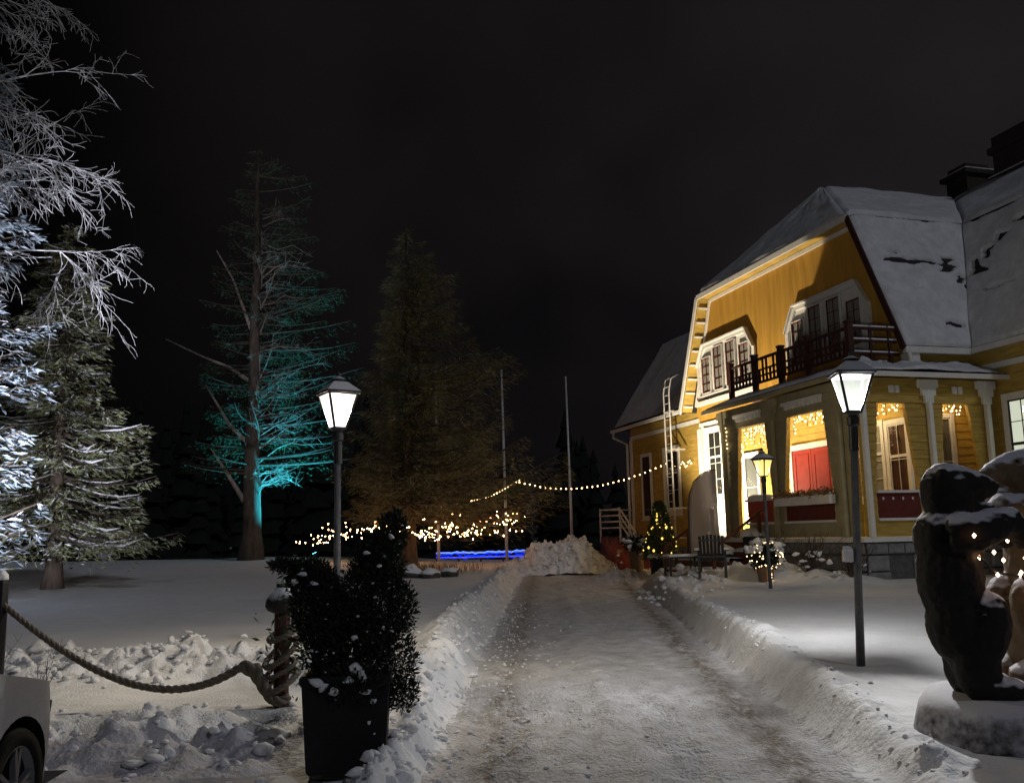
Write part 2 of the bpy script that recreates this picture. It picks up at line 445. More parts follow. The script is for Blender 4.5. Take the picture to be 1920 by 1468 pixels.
def quads(C, D, N, L, Wd):
    """leaf-sized quads: centre C, along D (unit), side = D x N"""
    Sd = np.cross(D, N); Sd /= np.linalg.norm(Sd, axis=1)[:, None] + 1e-9
    a = D * L[:, None]; b = Sd * Wd[:, None] * 0.5
    V = np.stack([C - b * .5, C + a * .55 - b, C + a, C + a * .55 + b], 1)
    Fq = np.arange(len(C) * 4).reshape(-1, 4)
    return V.reshape(-1, 3), Fq

def unit(a): return a / (np.linalg.norm(a, axis=-1, keepdims=True) + 1e-9)

# ------------------------------------------------------------------ ground: one height function for lawn, ploughed drive and banks
def drive_left(y):  return -0.72 + 0.030 * (y - 3)
def drive_right(y): return 1.90 + 0.068 * (y - 3)

def ground_h(x, y, fine=True):
    x = np.asarray(x, float); y = np.asarray(y, float)
    dl = drive_left(y) - x          # > 0 : left of the drive
    dr = x - drive_right(y)         # > 0 : right of the drive
    # lawns
    right = 0.30 - .17 * sstep(8, 5.8, y) + 0.05 * vnoise(x * .35, y * .35, 0, 3) + 0.02 * vnoise(x * 1.1, y * 1.1, 0, 4)
    left = 0.20 + 0.10 * sstep(8.5, 12, y) + 0.42 * sstep(24, 44, y) * sstep(0, -12, x) + 0.05 * vnoise(x * .3, y * .3, 0, 5) + 0.02 * vnoise(x * 1.2, y * 1.2, 0, 8)
    park = sstep(7.3, 6.3, y + 0.35 * vnoise(x * 1.5, y * 1.5, 0, 31)) * sstep(-.6, -.9, x)
    left = left * (1 - park) + 0.07 * park
    drive = 0.020 * fbm(x * 3.4, y * 2.4, 0, 4, 11, .6) + 0.012 * np.sin(x * 26 + 3 * vnoise(x * 2, y * 2, 0, 21)) * sstep(0.1, 0.5, vnoise(x * .8, y * .5, 0, 14) + .35) * sstep(12, 7, y)
    drive = drive + .020 * np.sin(2 * np.pi * (x * 2.2 + y * 5.2) + 1.5 * vnoise(x * 2, y * 2, 0, 22)) * sstep(.25, .05, np.abs(x - (drive_left(y) + .55))) * sstep(11, 8, y)
    drive = drive + .018 * np.sin(2 * np.pi * (x * 1.4 - y * 5.6) + 1.5 * vnoise(x * 2, y * 2, 0, 24)) * sstep(.3, .05, np.abs(x - (drive_left(y) + 1.75))) * sstep(11, 8, y)
    drive = drive + 0.03 * sstep(.3, 0, np.abs(x - (drive_left(y) + 1.35))) - 0.015
    # banks thrown up by the plough
    lump = fbm(x * 3.3, y * 3.3, 0, 4, 23, .6) + .55 * (1 - 2 * np.abs(vnoise(x * 5.5, y * 5.5, 0, 29))) - .3
    nb = sstep(6.5, 10.5, y)
    bl = (0.22 - .06 * nb) * np.exp(-((dl - 0.17 - .21 * nb - .12 * nb * vnoise(y * .9, 0, 0, 9)) / (0.15 + .17 * nb)) ** 2) * (0.85 + 0.45 * lump)
    br = 0.055 * np.exp(-((dr - 0.34 - .05 * vnoise(y * .8, 3, 0, 10)) / 0.16) ** 2) * (0.95 + 0.8 * lump)
    fade_r = sstep(29, 26, y)
    br = br * fade_r
    zl = left * sstep(0.02, 0.55, dl) + bl * sstep(0.0, 0.18, dl)
    zr = right * sstep(-.02, 0.27, dr) * fade_r + 0.12 * (1 - fade_r) * sstep(0, 2, dr) + br * sstep(0.0, 0.16, dr)
    z = np.where(dl > 0, zl + drive * sstep(.3, 0, dl), np.where(dr > 0, zr + drive * sstep(.3, 0, dr), drive))
    # ploughed ridge behind the rope fence
    ridge_y = 9.75 + 0.10 * (x + 4) + .25 * vnoise(x * .7, 0, 0, 41)
    rg = np.exp(-((y - ridge_y) / 0.62) ** 2) * sstep(-1.9, -2.7, x)
    z = z + rg * (0.18 + 0.15 * fbm(x * 3.0, y * 3.0, 0, 4, 51, .66) + .07 * (1 - 2 * np.abs(vnoise(x * 6, y * 6, 0, 55))))
    # rubble thrown on the parking side
    rb = np.exp(-((y - 6.75 - .3 * vnoise(x * 1.2, 1, 0, 61)) / 0.45) ** 2) * sstep(-1.45, -2.1, x) * sstep(-5.5, -3.2, x)
    z = z + rb * (0.05 + 0.13 * np.maximum(fbm(x * 3.6, y * 3.6, 0, 4, 71, .66), -.3) + .02 * (1 - 2 * np.abs(vnoise(x * 7, y * 7, 0, 75))))
    z = z + park * 0.05 * np.maximum(fbm(x * 2.6, y * 2.6, 0, 5, 73, .6), -.2)
    # drift around the planter
    z = z + 0.05 * np.exp(-((x + .75) ** 2 / .05 + (y - 5.6) ** 2 / .15)) * (1 + .4 * lump)
    # shovelled heaps against the house
    for (hx, hy, hr, hh) in ((5.7, 22.6, 0.75, .50), (6.6, 21.9, .9, .30), (4.4, 22.6, .8, .26), (7.3, 20.9, .8, .16), (4.6, 24.6, 1.0, .25), (3.5, 30.2, 1.2, .35), (5.2, 29.0, 1.0, .2)):
        z = z + hh * np.exp(-((x - hx) ** 2 + (y - hy) ** 2) / hr ** 2) * (1 + .35 * lump)
    # ground heaped round the statue's stump
    z = z + 0.03 * np.exp(-((x - 3.0) ** 2 + (y - 6.2) ** 2) / 0.55)
    # the garden falls away behind the trees to the shore
    z = z - 3.5 * sstep(48, 80, y)
    if fine:
        near = sstep(16, 6, y)
        z = z + near * 0.006 * fbm(x * 9, y * 9, 0, 3, 81) * np.where((dl < 0) & (dr < 0), 2.0, 1.0)
    return z

def gz(x, y): return float(ground_h(x, y, False))

def grow(a, lim, step, fac):
    r = []; p = a; s = step
    while p < lim:
        s *= fac; p += s; r.append(p)
    return r
xs = np.arange(-6.6, 4.6, 0.042)
xs = np.concatenate([np.array([-6.6 - (p - 0) for p in grow(0, 700, .05, 1.075)])[::-1], xs, np.array([4.6 + p for p in grow(0, 700, .05, 1.075)])])
ys = np.arange(4.6, 12.6, 0.042)
ys = np.concatenate([np.array([4.6 - p for p in grow(0, 400, .06, 1.25)])[::-1], ys, np.array([12.6 + p for p in grow(0, 900, .044, 1.026)])])
GX, GY = np.meshgrid(xs, ys)
GZ = ground_h(GX, GY)
nx, ny = len(xs), len(ys)
V = np.stack([GX, GY, GZ], -1).reshape(-1, 3)
I = np.arange(nx * ny).reshape(ny, nx)
FQ = np.stack([I[:-1, :-1], I[:-1, 1:], I[1:, 1:], I[1:, :-1]], -1).reshape(-1, 4)
cx = V[FQ].mean(1)
inL = drive_left(cx[:, 1]) - cx[:, 0]; inR = cx[:, 0] - drive_right(cx[:, 1])
jag = .06 * fbm(cx[:, 0] * 7, cx[:, 1] * 7, 0, 3, 91, .7) + RNG.uniform(-.03, .03, len(cx))
inL = inL + jag; inR = inR + jag
ondrive = (inL < 0.02) & (inR < 0.02) & (cx[:, 1] < 37.5) & (cx[:, 1] > -40)
bankL = (~ondrive) & (inL >= 0) & (inL < 0.85) & (cx[:, 1] > 4.0) & (cx[:, 1] < 37.5)
bankR = (~ondrive) & (inR >= 0) & (inR < 0.85) & (cx[:, 1] > 4.0) & (cx[:, 1] < 28)
def submesh(name, mask, mat, **kw):
    f = FQ[mask]; u, inv = np.unique(f, return_inverse=True)
    me = np_mesh(name, V[u], inv.reshape(-1, 4))
    return tag(link_mesh(name, me, mat, smooth=True), **kw)
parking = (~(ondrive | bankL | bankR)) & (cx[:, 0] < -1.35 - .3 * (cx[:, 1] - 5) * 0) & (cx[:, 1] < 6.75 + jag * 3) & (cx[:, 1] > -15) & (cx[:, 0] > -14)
submesh('parking_area', parking, 'shaded_snow', label='churned snow of the parking area beside the drive, coloured darker as shade', kind='structure')
submesh('snow_ground', ~(ondrive | bankL | bankR | parking), 'snow', label='smooth snow lawn around the villa and the trees', kind='structure')
submesh('driveway', ondrive, 'packed_snow', label='ploughed driveway of packed dirty snow', kind='structure')
submesh('snow_bank', bankL, 'snow_rough', label='lumpy bank of ploughed snow along the tree side of the drive', kind='structure')
submesh('snow_bank', bankR, 'snow_rough', label='straight low snow bank between drive and house lawn', kind='structure')

# loose lumps of ploughed snow: nobody could count them
LUMPS = []
for k in range(14):
    vs, fs = ICO[2]
    rg_ = np.random.default_rng(100 + k)
    nn = unit(rg_.normal(0, 1, (11, 3))); dd = rg_.uniform(.55, 1.0, 11)
    d = np.min(dd[None] / np.maximum(vs @ nn.T, .12), axis=1)
    d = np.clip(d, .3, 1.5) * (1 + .16 * fbm(vs[:, 0] * 2.7 + k * 5.3, vs[:, 1] * 2.7, vs[:, 2] * 2.7, 2, k, .6))
    LUMPS.append(vs * d[:, None] * [1, 1, .8])
def lump_field(name, P, R, mat, label=None, parent=None):
    fs = np.array(ICO[2][1]); nv = len(ICO[2][0]); Vs = []; Fs = []
    for i, (p, r) in enumerate(zip(P, R)):
        a = random.uniform(0, 6.28); c, s = math.cos(a), math.sin(a)
        L = LUMPS[i % 14] @ np.array([[c, s, 0], [-s, c, 0], [0, 0, 1]]) * r * np.array([1, random.uniform(.7, 1.1), random.uniform(.6, 1.1)])
        Vs.append(L + p); Fs.append(fs + i * nv)
    o = link_mesh(name, np_mesh(name, np.concatenate(Vs), np.concatenate(Fs)), mat, parent, smooth=True)
    return tag(o, label, None, None, 'stuff')
P, R = [], []
def drop(x, y, r, sink=.35):
    P.append((x, y, gz(x, y) + r * sink)); R.append(r)
for k in range(760):     # left bank
    y = 4.9 + 32 * random.random() ** 1.7
    x = drive_left(y) - abs(random.gauss(.32, .22)) * (.5 if y < 7.5 else 1); drop(x, y, random.uniform(.012, .045) * (1.5 if random.random() < .1 else 1))
for k in range(220):     # right bank crest
    y = 5.5 + 21 * random.random() ** 1.5
    x = drive_right(y) + abs(random.gauss(.34, .10)); drop(x, y, random.uniform(.010, .028), -.15)
for k in range(620):     # ridge behind the rope
    x = -2.5 - 5.5 * random.random(); y = 9.7 + .1 * (x + 4) + random.gauss(0, .40); drop(x, y, random.uniform(.015, .06))
for k in range(160):     # rubble in front
    x = -1.5 - 3.0 * random.random(); y = 6.7 + random.gauss(0, .5); drop(x, y, random.uniform(.010, .040) * (1.8 if random.random() < .12 else 1))
for (x, y, r) in ((-2.35, 6.25, .06), (-2.45, 6.2, .075), (-2.28, 6.35, .05), (-2.4, 6.32, .05), (-1.95, 6.3, .05), (-2.75, 7.2, .06), (-5.1, 10.2, .16), (-4.9, 10.1, .12), (-.74, 5.55, .06), (-.70, 5.75, .07), (-.66, 5.45, .05)):
    drop(x, y, r)
for k in range(420):     # ploughed crumbs on the drive by the left bank
    y = 6 + 16 * random.random() ** 1.3; x = drive_left(y) + abs(random.gauss(0, .5)); drop(x, y, random.uniform(.006, .022))
for k in range(70):      # lumps by the banner and chairs
    a = random.gauss(0, .6); drop(3.55 + random.gauss(0, .45), 22.3 + random.gauss(0, 1.3), random.uniform(.03, .11))
lump_field('snow_lumps', P, R, 'snow_rough', 'loose lumps of ploughed snow scattered over the banks')

# tall heap of ploughed snow at the end of the drive
def snow_heap():
    n = 120
    ax = np.linspace(-2.35, 2.35, n); ay = np.linspace(-1.6, 1.6, 90)
    X, Y = np.meshgrid(ax, ay)
    prof = np.interp(ax, [-2.35, -2.0, -1.5, -1.2, -.6, -.2, .2, .7, 1.1, 1.6, 2.1, 2.35], [0, .25, .55, 1.05, 1.20, 1.08, 1.27, 1.22, .85, .5, .2, 0])
    base = prof[None, :] * np.clip(1.25 - (np.abs(Y) / 1.5) ** 2.2, 0, 1)
    Z = np.minimum(base, prof[None, :]) + 0.0
    Z = Z * (1 + .10 * fbm(X * 1.6, Y * 1.6, 0, 3, 5)) + np.minimum(Z, .5) * .34 * fbm(X * 4.5, Y * 4.5, 0, 4, 15, .65)
    Z = Z - .12
    X = X + .10 * vnoise(X * 5, Y * 5, 0, 33); Y = Y + .12 * vnoise(X * 5, Y * 5, 0, 37)
    Vv = np.stack([X, Y, Z], -1).reshape(-1, 3); J = np.arange(n * 90).reshape(90, n)
    Fv = np.stack([J[:-1, :-1], J[:-1, 1:], J[1:, 1:], J[1:, :-1]], -1).reshape(-1, 4)
    o = link_mesh('snow_pile', np_mesh('snow_pile', Vv, Fv), 'snow_rough', smooth=True, loc=(1.9, 37.6, 0.05))
    tag(o, 'tall flat-topped heap of ploughed snow at the end of the drive', 'snow pile')
    PP, RR = [], []
    for k in range(420):
        i, j = random.randrange(8, n - 8), random.randrange(4, 60)
        p = Vv[j * n + i]
        if p[2] > .02: PP.append(p); RR.append(random.uniform(.03, .12))
    lump_field('lumps', PP, RR, 'snow_rough', parent=o)
snow_heap()

# ------------------------------------------------------------------ the yellow villa
villa = tag(empty('wooden_villa', (8.01, 21.68, 0), rad(16)), 'yellow wooden villa with snowy mansard roof, balcony and lit porch', 'house')

def part(mb, name, mat, parent=None, smooth=False):
    return mb.build(name, mat, parent or villa, smooth)

def planks(parent, axis, c, out, z0, z1, h, lf, rf, mat, th=0.03):
    z = z0
    while z < z1 - 0.02:
        zt = min(z + h, z1) - 0.006
        jit = random.uniform(0, .004)
        a = [(lf(z), z, th + jit), (rf(z), z, th + jit), (rf(zt), zt, th * .35 + jit), (lf(zt), zt, th * .35 + jit)]
        fr = [((c + out * d, p, q) if axis == 'x' else (p, c + out * d, q)) for p, q, d in a]
        bk = [((c, p, q) if axis == 'x' else (p, c, q)) for p, q, d in a]
        mb = MB().add(fr + bk, [(0, 1, 2, 3), (7, 6, 5, 4), (0, 4, 5, 1), (1, 5, 6, 2), (2, 6, 7, 3), (3, 7, 4, 0)])
        mb.build('plank', mat, parent)
        z += h
K = lambda v: (lambda z: v)
def lerp(z0, a, z1, b): return lambda z: a + (b - a) * (min(max(z, z0), z1) - z0) / (z1 - z0)

# --- walls
part(MB().prism([(2.30, .92, .3), (2.30, 12.15, .3), (2.30, 12.15, 5.2), (2.30, .92, 5.2)], (.2, 0, 0)), 'wall', 'yellow_paint')
gable = part(MB().prism([(2.30, .92, 5.2), (2.30, 12.15, 5.2), (2.30, 12.40, 6.2), (2.30, 10.96, 9.82), (2.30, 2.44, 9.82), (2.30, .76, 6.2)], (.2, 0, 0)), 'gable_wall', 'yellow_stucco')
wb = part(MB().box(2.30, 4.12, .90, .91, .3, 6.0), 'wall', 'yellow_paint')
w1 = part(MB().box(4.10, 4.3, -7.0, .90, .3, 5.95), 'wall', 'yellow_paint')
part(MB().box(4.3, 13, -7.0, -6.8, .3, 5.95), 'wall', 'yellow_paint')
part(MB().box(12.8, 13, -6.8, 19.0, .3, 5.95), 'wall', 'yellow_paint')
fw = part(MB().box(2.5, 2.7, 12.16, 19.1, .3, 6.0), 'wall', 'yellow_paint')
part(MB().box(2.7, 12.8, 18.9, 19.1, .3, 6.0), 'wall', 'yellow_paint')
# clapboards: porch back walls, right wing (each board its own piece); far wing too fine to tell apart
lower = part(MB().box(2.285, 2.299, .93, 12.14, .9, 1.25), 'clapboard_wall', 'yellow_paint')
planks(lower, 'x', 2.297, -1, 1.27, 5.15, .2, K(.93), K(3.9), 'yellow_paint')
planks(lower, 'x', 2.297, -1, 1.27, 5.15, .2, K(3.91), K(12.14), 'yellow_paint')
planks(wb, 'y', .90, -1, 1.27, 5.45, .2, K(2.33), K(4.09), 'yellow_paint')
planks(w1, 'x', 4.10, -1, .95, 5.30, .19, K(-6.9), K(-.02), 'yellow_paint')
mb = MB(); z = .95
while z < 5.5:
    mb.add([(2.5 - .028, 12.2, z), (2.5 - .028, 19.08, z), (2.5 - .006, 19.08, z + .128), (2.5 - .006, 12.2, z + .128), (2.5, 12.2, z), (2.5, 19.08, z)], [(0, 3, 2, 1), (0, 1, 5, 4)])
    z += .13
cb = part(mb, 'clapboards', 'yellow_paint', fw); cb['kind'] = 'stuff'
# bands and corner boards
part(MB().box(2.46, 2.499, 12.2, 19.1, 5.5, 5.66), 'band', 'white_paint')
part(MB().box(2.24, 2.29, 8.2, 12.14, 5.18, 5.40), 'band', 'white_paint')
part(MB().box(4.03, 4.099, -6.9, .3, 5.32, 5.46), 'band', 'white_paint')
part(MB().box(2.20, 2.296, 12.0, 12.24, .5, 5.2), 'corner_board', 'white_paint')
part(MB().box(2.44, 2.498, 18.9, 19.14, .5, 5.5), 'corner_board', 'white_paint')
part(MB().box(2.18, 2.29, 11.62, 11.78, 1.0, 5.2), 'corner_board', 'white_paint')

# --- roofs: dark decking and a real layer of snow that is blown thin in places
def roof(pts, name='roof', th=.12):
    p = [Vector(q) for q in pts]
    nrm = (p[1] - p[0]).cross(p[-1] - p[0]).normalized()
    if nrm.z < 0: p = p[::-1]; nrm = -nrm
    return part(MB().prism([q - nrm * th for q in p], nrm * th), name, 'roof_felt')
def snowsheet(par, A, B, C, D, n, m, th=.07, holes=(), seed=0, name='snow_cover', rough=.35, inset=.02):
    A, B, C, D = [np.array(q, float) for q in (A, B, C, D)]
    uu, vv = np.meshgrid(np.linspace(inset, 1 - inset, n), np.linspace(inset, 1 - inset, m))
    Pp = ((1 - uu) * (1 - vv))[..., None] * A + (uu * (1 - vv))[..., None] * B + (uu * vv)[..., None] * C + ((1 - uu) * vv)[..., None] * D
    nr = np.cross(B - A, D - A); nr /= np.linalg.norm(nr)
    lu = np.linalg.norm(B - A); lv = np.linalg.norm(D - A)
    t = th * (1 + rough * fbm(uu * lu * .9, vv * lv * .9, 0, 4, seed))
    edge = np.minimum(np.minimum(uu * lu, (1 - uu) * lu), np.minimum(vv * lv, (1 - vv) * lv))
    t = t * sstep(-.02, .10, edge) + .006
    for (hu, hv, ru, rv, amt) in holes:
        nn = fbm(uu * lu * 2.3, vv * lv * 6, 0, 4, seed + 9, .6)
        g = np.exp(-(((uu - hu) / ru) ** 2 + ((vv - hv) / rv) ** 2))
        t = t - amt * sstep(.45, .65, g + .38 * nn * (g > .12))
    Pp = Pp + nr * t[..., None]
    J = np.arange(n * m).reshape(m, n)
    Fv = np.stack([J[:-1, :-1], J[:-1, 1:], J[1:, 1:], J[1:, :-1]], -1).reshape(-1, 4)
    return link_mesh(name, np_mesh(name, Pp.reshape(-1, 3), Fv), 'snow_grey', par, smooth=True)
ZE, ZB, ZR = 5.93, 9.95, 12.55
r1 = roof([(1.9, .5, ZE), (3.95, .5, ZE), (5.75, 2.3, ZB), (1.9, 2.3, ZB)])
snowsheet(r1, (1.9, .5, ZE), (3.95, .5, ZE), (5.75, 2.3, ZB), (1.9, 2.3, ZB), 110, 130, .10,
          [(.42, .64, .28, .040, .20), (.80, .62, .10, .07, .20), (.90, .52, .06, .05, .20), (.97, .45, .04, .03, .17), (.72, .17, .19, .034, .20), (.5, .985, .8, .02, .2), (.30, .70, .08, .015, .12), (.45, .43, .04, .012, .12)], 3, inset=.003)
r2 = roof([(3.95, -7.2, ZE), (5.75, -7.2, ZB), (5.75, 2.3, ZB), (3.95, .5, ZE)][::-1])
snowsheet(r2, (3.95, .5, ZE), (3.95, -7.2, ZE), (5.75, -7.2, ZB), (5.75, 2.3, ZB), 170, 90, .10,
          [(.07, .55, .05, .03, .17), (.10, .66, .025, .05, .17), (.15, .75, .03, .05, .17), (.16, .38, .10, .012, .17), (.05, .60, .018, .06, .17), (.5, .985, .8, .02, .2), (.25, .84, .05, .02, .17)], 5, inset=.003)
r3 = roof([(1.9, 2.3, ZB), (5.75, 2.3, ZB), (9.5, 6.7, ZR), (4.4, 6.7, ZR)])
snowsheet(r3, (1.9, 2.3, ZB), (5.75, 2.3, ZB), (9.5, 6.7, ZR), (4.4, 6.7, ZR), 60, 50, .12, (), 7, inset=.0)
r4 = roof([(5.75, 2.3, ZB), (5.75, -7.2, ZB), (9.5, -7.2, ZR), (9.5, 6.7, ZR)])
snowsheet(r4, (5.75, 2.3, ZB), (5.75, -7.2, ZB), (9.5, -7.2, ZR), (9.5, 6.7, ZR), 70, 50, .12, (), 8, inset=.0)
r5 = roof([(1.9, 11.1, ZB), (1.9, 2.3, ZB), (4.4, 6.7, ZR)])
snowsheet(r5, (1.9, 11.1, ZB), (1.9, 2.3, ZB), (4.4, 6.69, ZR), (4.4, 6.71, ZR), 60, 40, .10, (), 9, inset=.0)
roof([(4.4, 6.7, ZR), (13, 6.7, ZR), (13, 11.1, ZB), (1.9, 11.1, ZB)][::-1])
roof([(9.5, 6.7, ZR), (9.5, -7.2, ZR), (13, -7.2, ZB), (13, 6.7, ZB)])
roof([(6.5, 12.9, ZE), (1.9, 12.9, ZE), (1.9, 11.1, ZB), (6.5, 11.1, ZB)])
r6 = roof([(2.05, 20.0, 6.05), (2.05, 12.8, 6.05), (4.2, 11.0, 9.85), (4.2, 18.9, 9.85)])
snowsheet(r6, (2.05, 20.0, 6.05), (2.05, 12.8, 6.05), (4.2, 12.0, 9.85), (4.2, 18.9, 9.85), 60, 40, .06, (), 12)
roof([(2.05, 20.0, 6.05), (4.2, 18.9, 9.85), (10, 18.9, 9.85), (13, 20.0, 6.05)])
roof([(4.2, 18.9, 9.85), (4.2, 11.0, 9.85), (10, 11.0, 10.2), (10, 18.9, 10.2)])
# verge trim of the big gable, with the bracketed soffit that looks like a ladder on the far side
vg = [(1.88, .45, 5.86), (1.88, 2.28, 9.86), (1.88, 11.12, 9.86), (1.88, 12.95, 5.86)]
for a, b, m in ((vg[0], vg[1], 'rail_wood'), (vg[1], vg[2], 'white_paint'), (vg[2], vg[3], 'white_paint')):
    part(MB().bar(a, b, .05, .17, (1, 0, 0)) if False else MB().bar(a, b, .17, .05, (1, 0, 0)), 'verge_board', m)
part(MB().bar((2.27, 2.55, 9.72), (2.27, 10.85, 9.72), .12, .05, (1, 0, 0)), 'trim_board', 'white_paint')
part(MB().bar((2.27, 10.88, 9.74), (2.27, 12.36, 6.05), .12, .05, (1, 0, 0)), 'trim_board', 'white_paint')
sof = part(MB().prism([(1.9, 11.04, 9.80), (2.3, 11.04, 9.80), (2.3, 12.80, 5.92), (1.9, 12.80, 5.92)], (0, -.03, -.02)), 'soffit', 'yellow_paint')
for k in range(8):
    f = (k + .5) / 8
    y, z = 11.0 + 1.8 * f, 9.72 - 3.85 * f
    part(MB().bar((1.92, y, z), (2.28, y, z), .13, .07, (0, .42, -.9)), 'soffit_bracket', 'white_paint', sof)
part(MB().prism([(1.9, 2.36, 9.80), (2.3, 2.36, 9.80), (2.3, .6, 5.92), (1.9, .6, 5.92)], (0, .03, -.02)), 'soffit', 'yellow_paint')
part(MB().prism([(1.9, 2.3, 9.80), (2.3, 2.3, 9.80), (2.3, 11.1, 9.80), (1.9, 11.1, 9.80)], (0, 0, .03)), 'soffit', 'yellow_paint')
# eaves, gutters and downpipes
part(MB().box(1.9, 3.93, .40, .52, 5.76, 5.92), 'eave_board', 'white_paint')
part(MB().box(3.84, 3.96, -7.2, .38, 5.78, 5.92), 'eave_board', 'white_paint')
part(MB().box(1.92, 2.06, 12.98, 20.0, 5.92, 6.04), 'gutter', 'white_paint')
part(MB().tube([(2.0, 19.85, 5.95), (2.0, 19.85, 5.7), (2.36, 19.2, 5.35), (2.36, 19.2, .6)], .055, 8), 'downpipe', 'white_paint', smooth=True)
part(MB().tube([(2.02, .45, 5.8), (2.02, .42, 5.55), (2.2, .62, 5.4), (2.2, .62, 5.15)], .06, 8), 'downpipe', 'white_paint', smooth=True)
part(MB().box(2.06, 2.36, .48, .8, 5.45, 5.78), 'eave_bracket', 'white_paint')
# chimneys
c1 = part(MB().box(9.7, 10.75, 6.2, 7.15, 12.2, 13.35).box(9.55, 10.9, 6.05, 7.3, 13.35, 13.5).box(9.75, 10.7, 6.25, 7.1, 13.5, 13.75).box(9.6, 11.2, 5.9, 7.4, 12.0, 12.62), 'chimney', 'chimney_brick')
part(MB().box(9.6, 10.85, 6.1, 7.25, 13.502, 13.56), 'snow_cap', 'snow_grey', c1)
c2 = part(MB().box(9.1, 10.4, 2.4, 4.4, 11.3, 13.2).box(8.95, 10.55, 2.25, 4.55, 12.25, 12.42).box(8.98, 10.5, 2.3, 4.5, 13.2, 13.4).box(9.1, 10.4, 2.4, 4.4, 13.4, 13.75), 'chimney', 'chimney_brick')
part(MB().box(8.97, 10.53, 2.27, 4.53, 12.422, 12.47), 'snow_cap', 'snow_grey', c2)

# --- windows
def window(axis, c, out, a0, a1, z0, z1, cols, rows, frame_w=.12, mat='white_paint', sash='white_paint', behind='curtain', parent=None, mid=None, glassm='window_glass', sill=True):
    P_ = (lambda a, d, z: (c + out * d, a, z)) if axis == 'x' else (lambda a, d, z: (a, c + out * d, z))
    def bx(mb, a, b, d0, d1, z0_, z1_):
        p, q = P_(a, d0, z0_), P_(b, d1, z1_)
        mb.box(min(p[0], q[0]), max(p[0], q[0]), min(p[1], q[1]), max(p[1], q[1]), z0_, z1_)
    f = MB(); w = frame_w
    bx(f, a0 - w, a0, .02, .09, z0 - w, z1 + w); bx(f, a1, a1 + w, .02, .09, z0 - w, z1 + w)
    bx(f, a0, a1, .02, .085, z1, z1 + w); bx(f, a0, a1, .02, .085, z0 - w, z0)
    if sill: bx(f, a0 - w - .05, a1 + w + .05, .02, .15, z0 - w - .05, z0 - w)
    wo = part(f, 'window', mat, parent)
    g = MB(); t = .018
    bx(g, a0, a0 + .035, .045, .07, z0, z1); bx(g, a1 - .035, a1, .045, .07, z0, z1); bx(g, a0, a1, .045, .069, z0, z0 + .04); bx(g, a0, a1, .045, .069, z1 - .04, z1)
    for i in range(1, cols):
        x = a0 + (a1 - a0) * i / cols; bx(g, x - t / 2, x + t / 2, .046, .066, z0, z1)
    for j in range(1, rows):
        z = z0 + (z1 - z0) * j / rows; bx(g, a0, a1, .047, .067, z - t / 2, z + t / 2)
    if mid: bx(g, a0, a1, .04, .075, z0 + (z1 - z0) * mid - .035, z0 + (z1 - z0) * mid + .035)
    part(g, 'sash', sash, wo)
    b = MB(); bx(b, a0, a1, .033, .036, z0, z1); part(b, 'curtain', behind, wo)
    for i in range(cols):
        for j in range(rows):
            p = MB(); xa = a0 + (a1 - a0) * i / cols + .006; xb = a0 + (a1 - a0) * (i + 1) / cols - .006
            za = z0 + (z1 - z0) * j / rows + .006; zb = z0 + (z1 - z0) * (j + 1) / rows - .006
            bx(p, xa, xb, .052, .056, za, zb); part(p, 'pane', glassm, wo)
    return wo
def gable_windows(y0, y1):
    """four narrow lights in one white casing with chamfered shoulders"""
    zb, zt, zc = 6.30, 8.12, 7.45; ch = .48
    poly = [(y0, zb), (y1, zb), (y1, zc), (y1 - ch, zt), (y0 + ch, zt), (y0, zc)]
    back = part(MB().prism([(2.296, a, z) for a, z in poly], (-.012, 0, 0)), 'window_casing', 'white_paint')
    fr = MB()
    for i in range(6):
        a, b = poly[i], poly[(i + 1) % 6]
        fr.bar((2.20, *a), (2.20, *b), .16, .17, (1, 0, 0)) if False else fr.bar((2.245, *a), (2.245, *b), .15, .08, (1, 0, 0))
    part(fr, 'casing_frame', 'white_paint', back)
    hood = MB(); hood.bar((2.21, y0 + ch - .06, zt + .08), (2.21, y1 - ch + .06, zt + .08), .17, .05, (0, 0, 1))
    hood.bar((2.21, y0 - .06, zc), (2.21, y0 + ch - .05, zt + .08), .15, .05, (0, -.6, .7)); hood.bar((2.21, y1 + .06, zc), (2.21, y1 - ch + .05, zt + .08), .15, .05, (0, .6, .7))
    part(hood, 'hood', 'white_paint', back)
    n = 4; span = (y1 - y0 - .30)
    for k in range(n):
        a = y0 + .15 + span * (k + .16) / n; b = y0 + .15 + span * (k + .84) / n
        top = zt - .16 if k in (1, 2) else zt - .42
        window('x', 2.284, -1, a, b, zb + .14, top, 2, 4, .03, sash='maroon_paint', sill=False)
    return back
gable_windows(2.15, 6.05); gable_windows(8.05, 11.95)
part(MB().box(2.12, 2.28, 8.0, 12.1, 6.02, 6.16), 'ledge', 'white_paint')
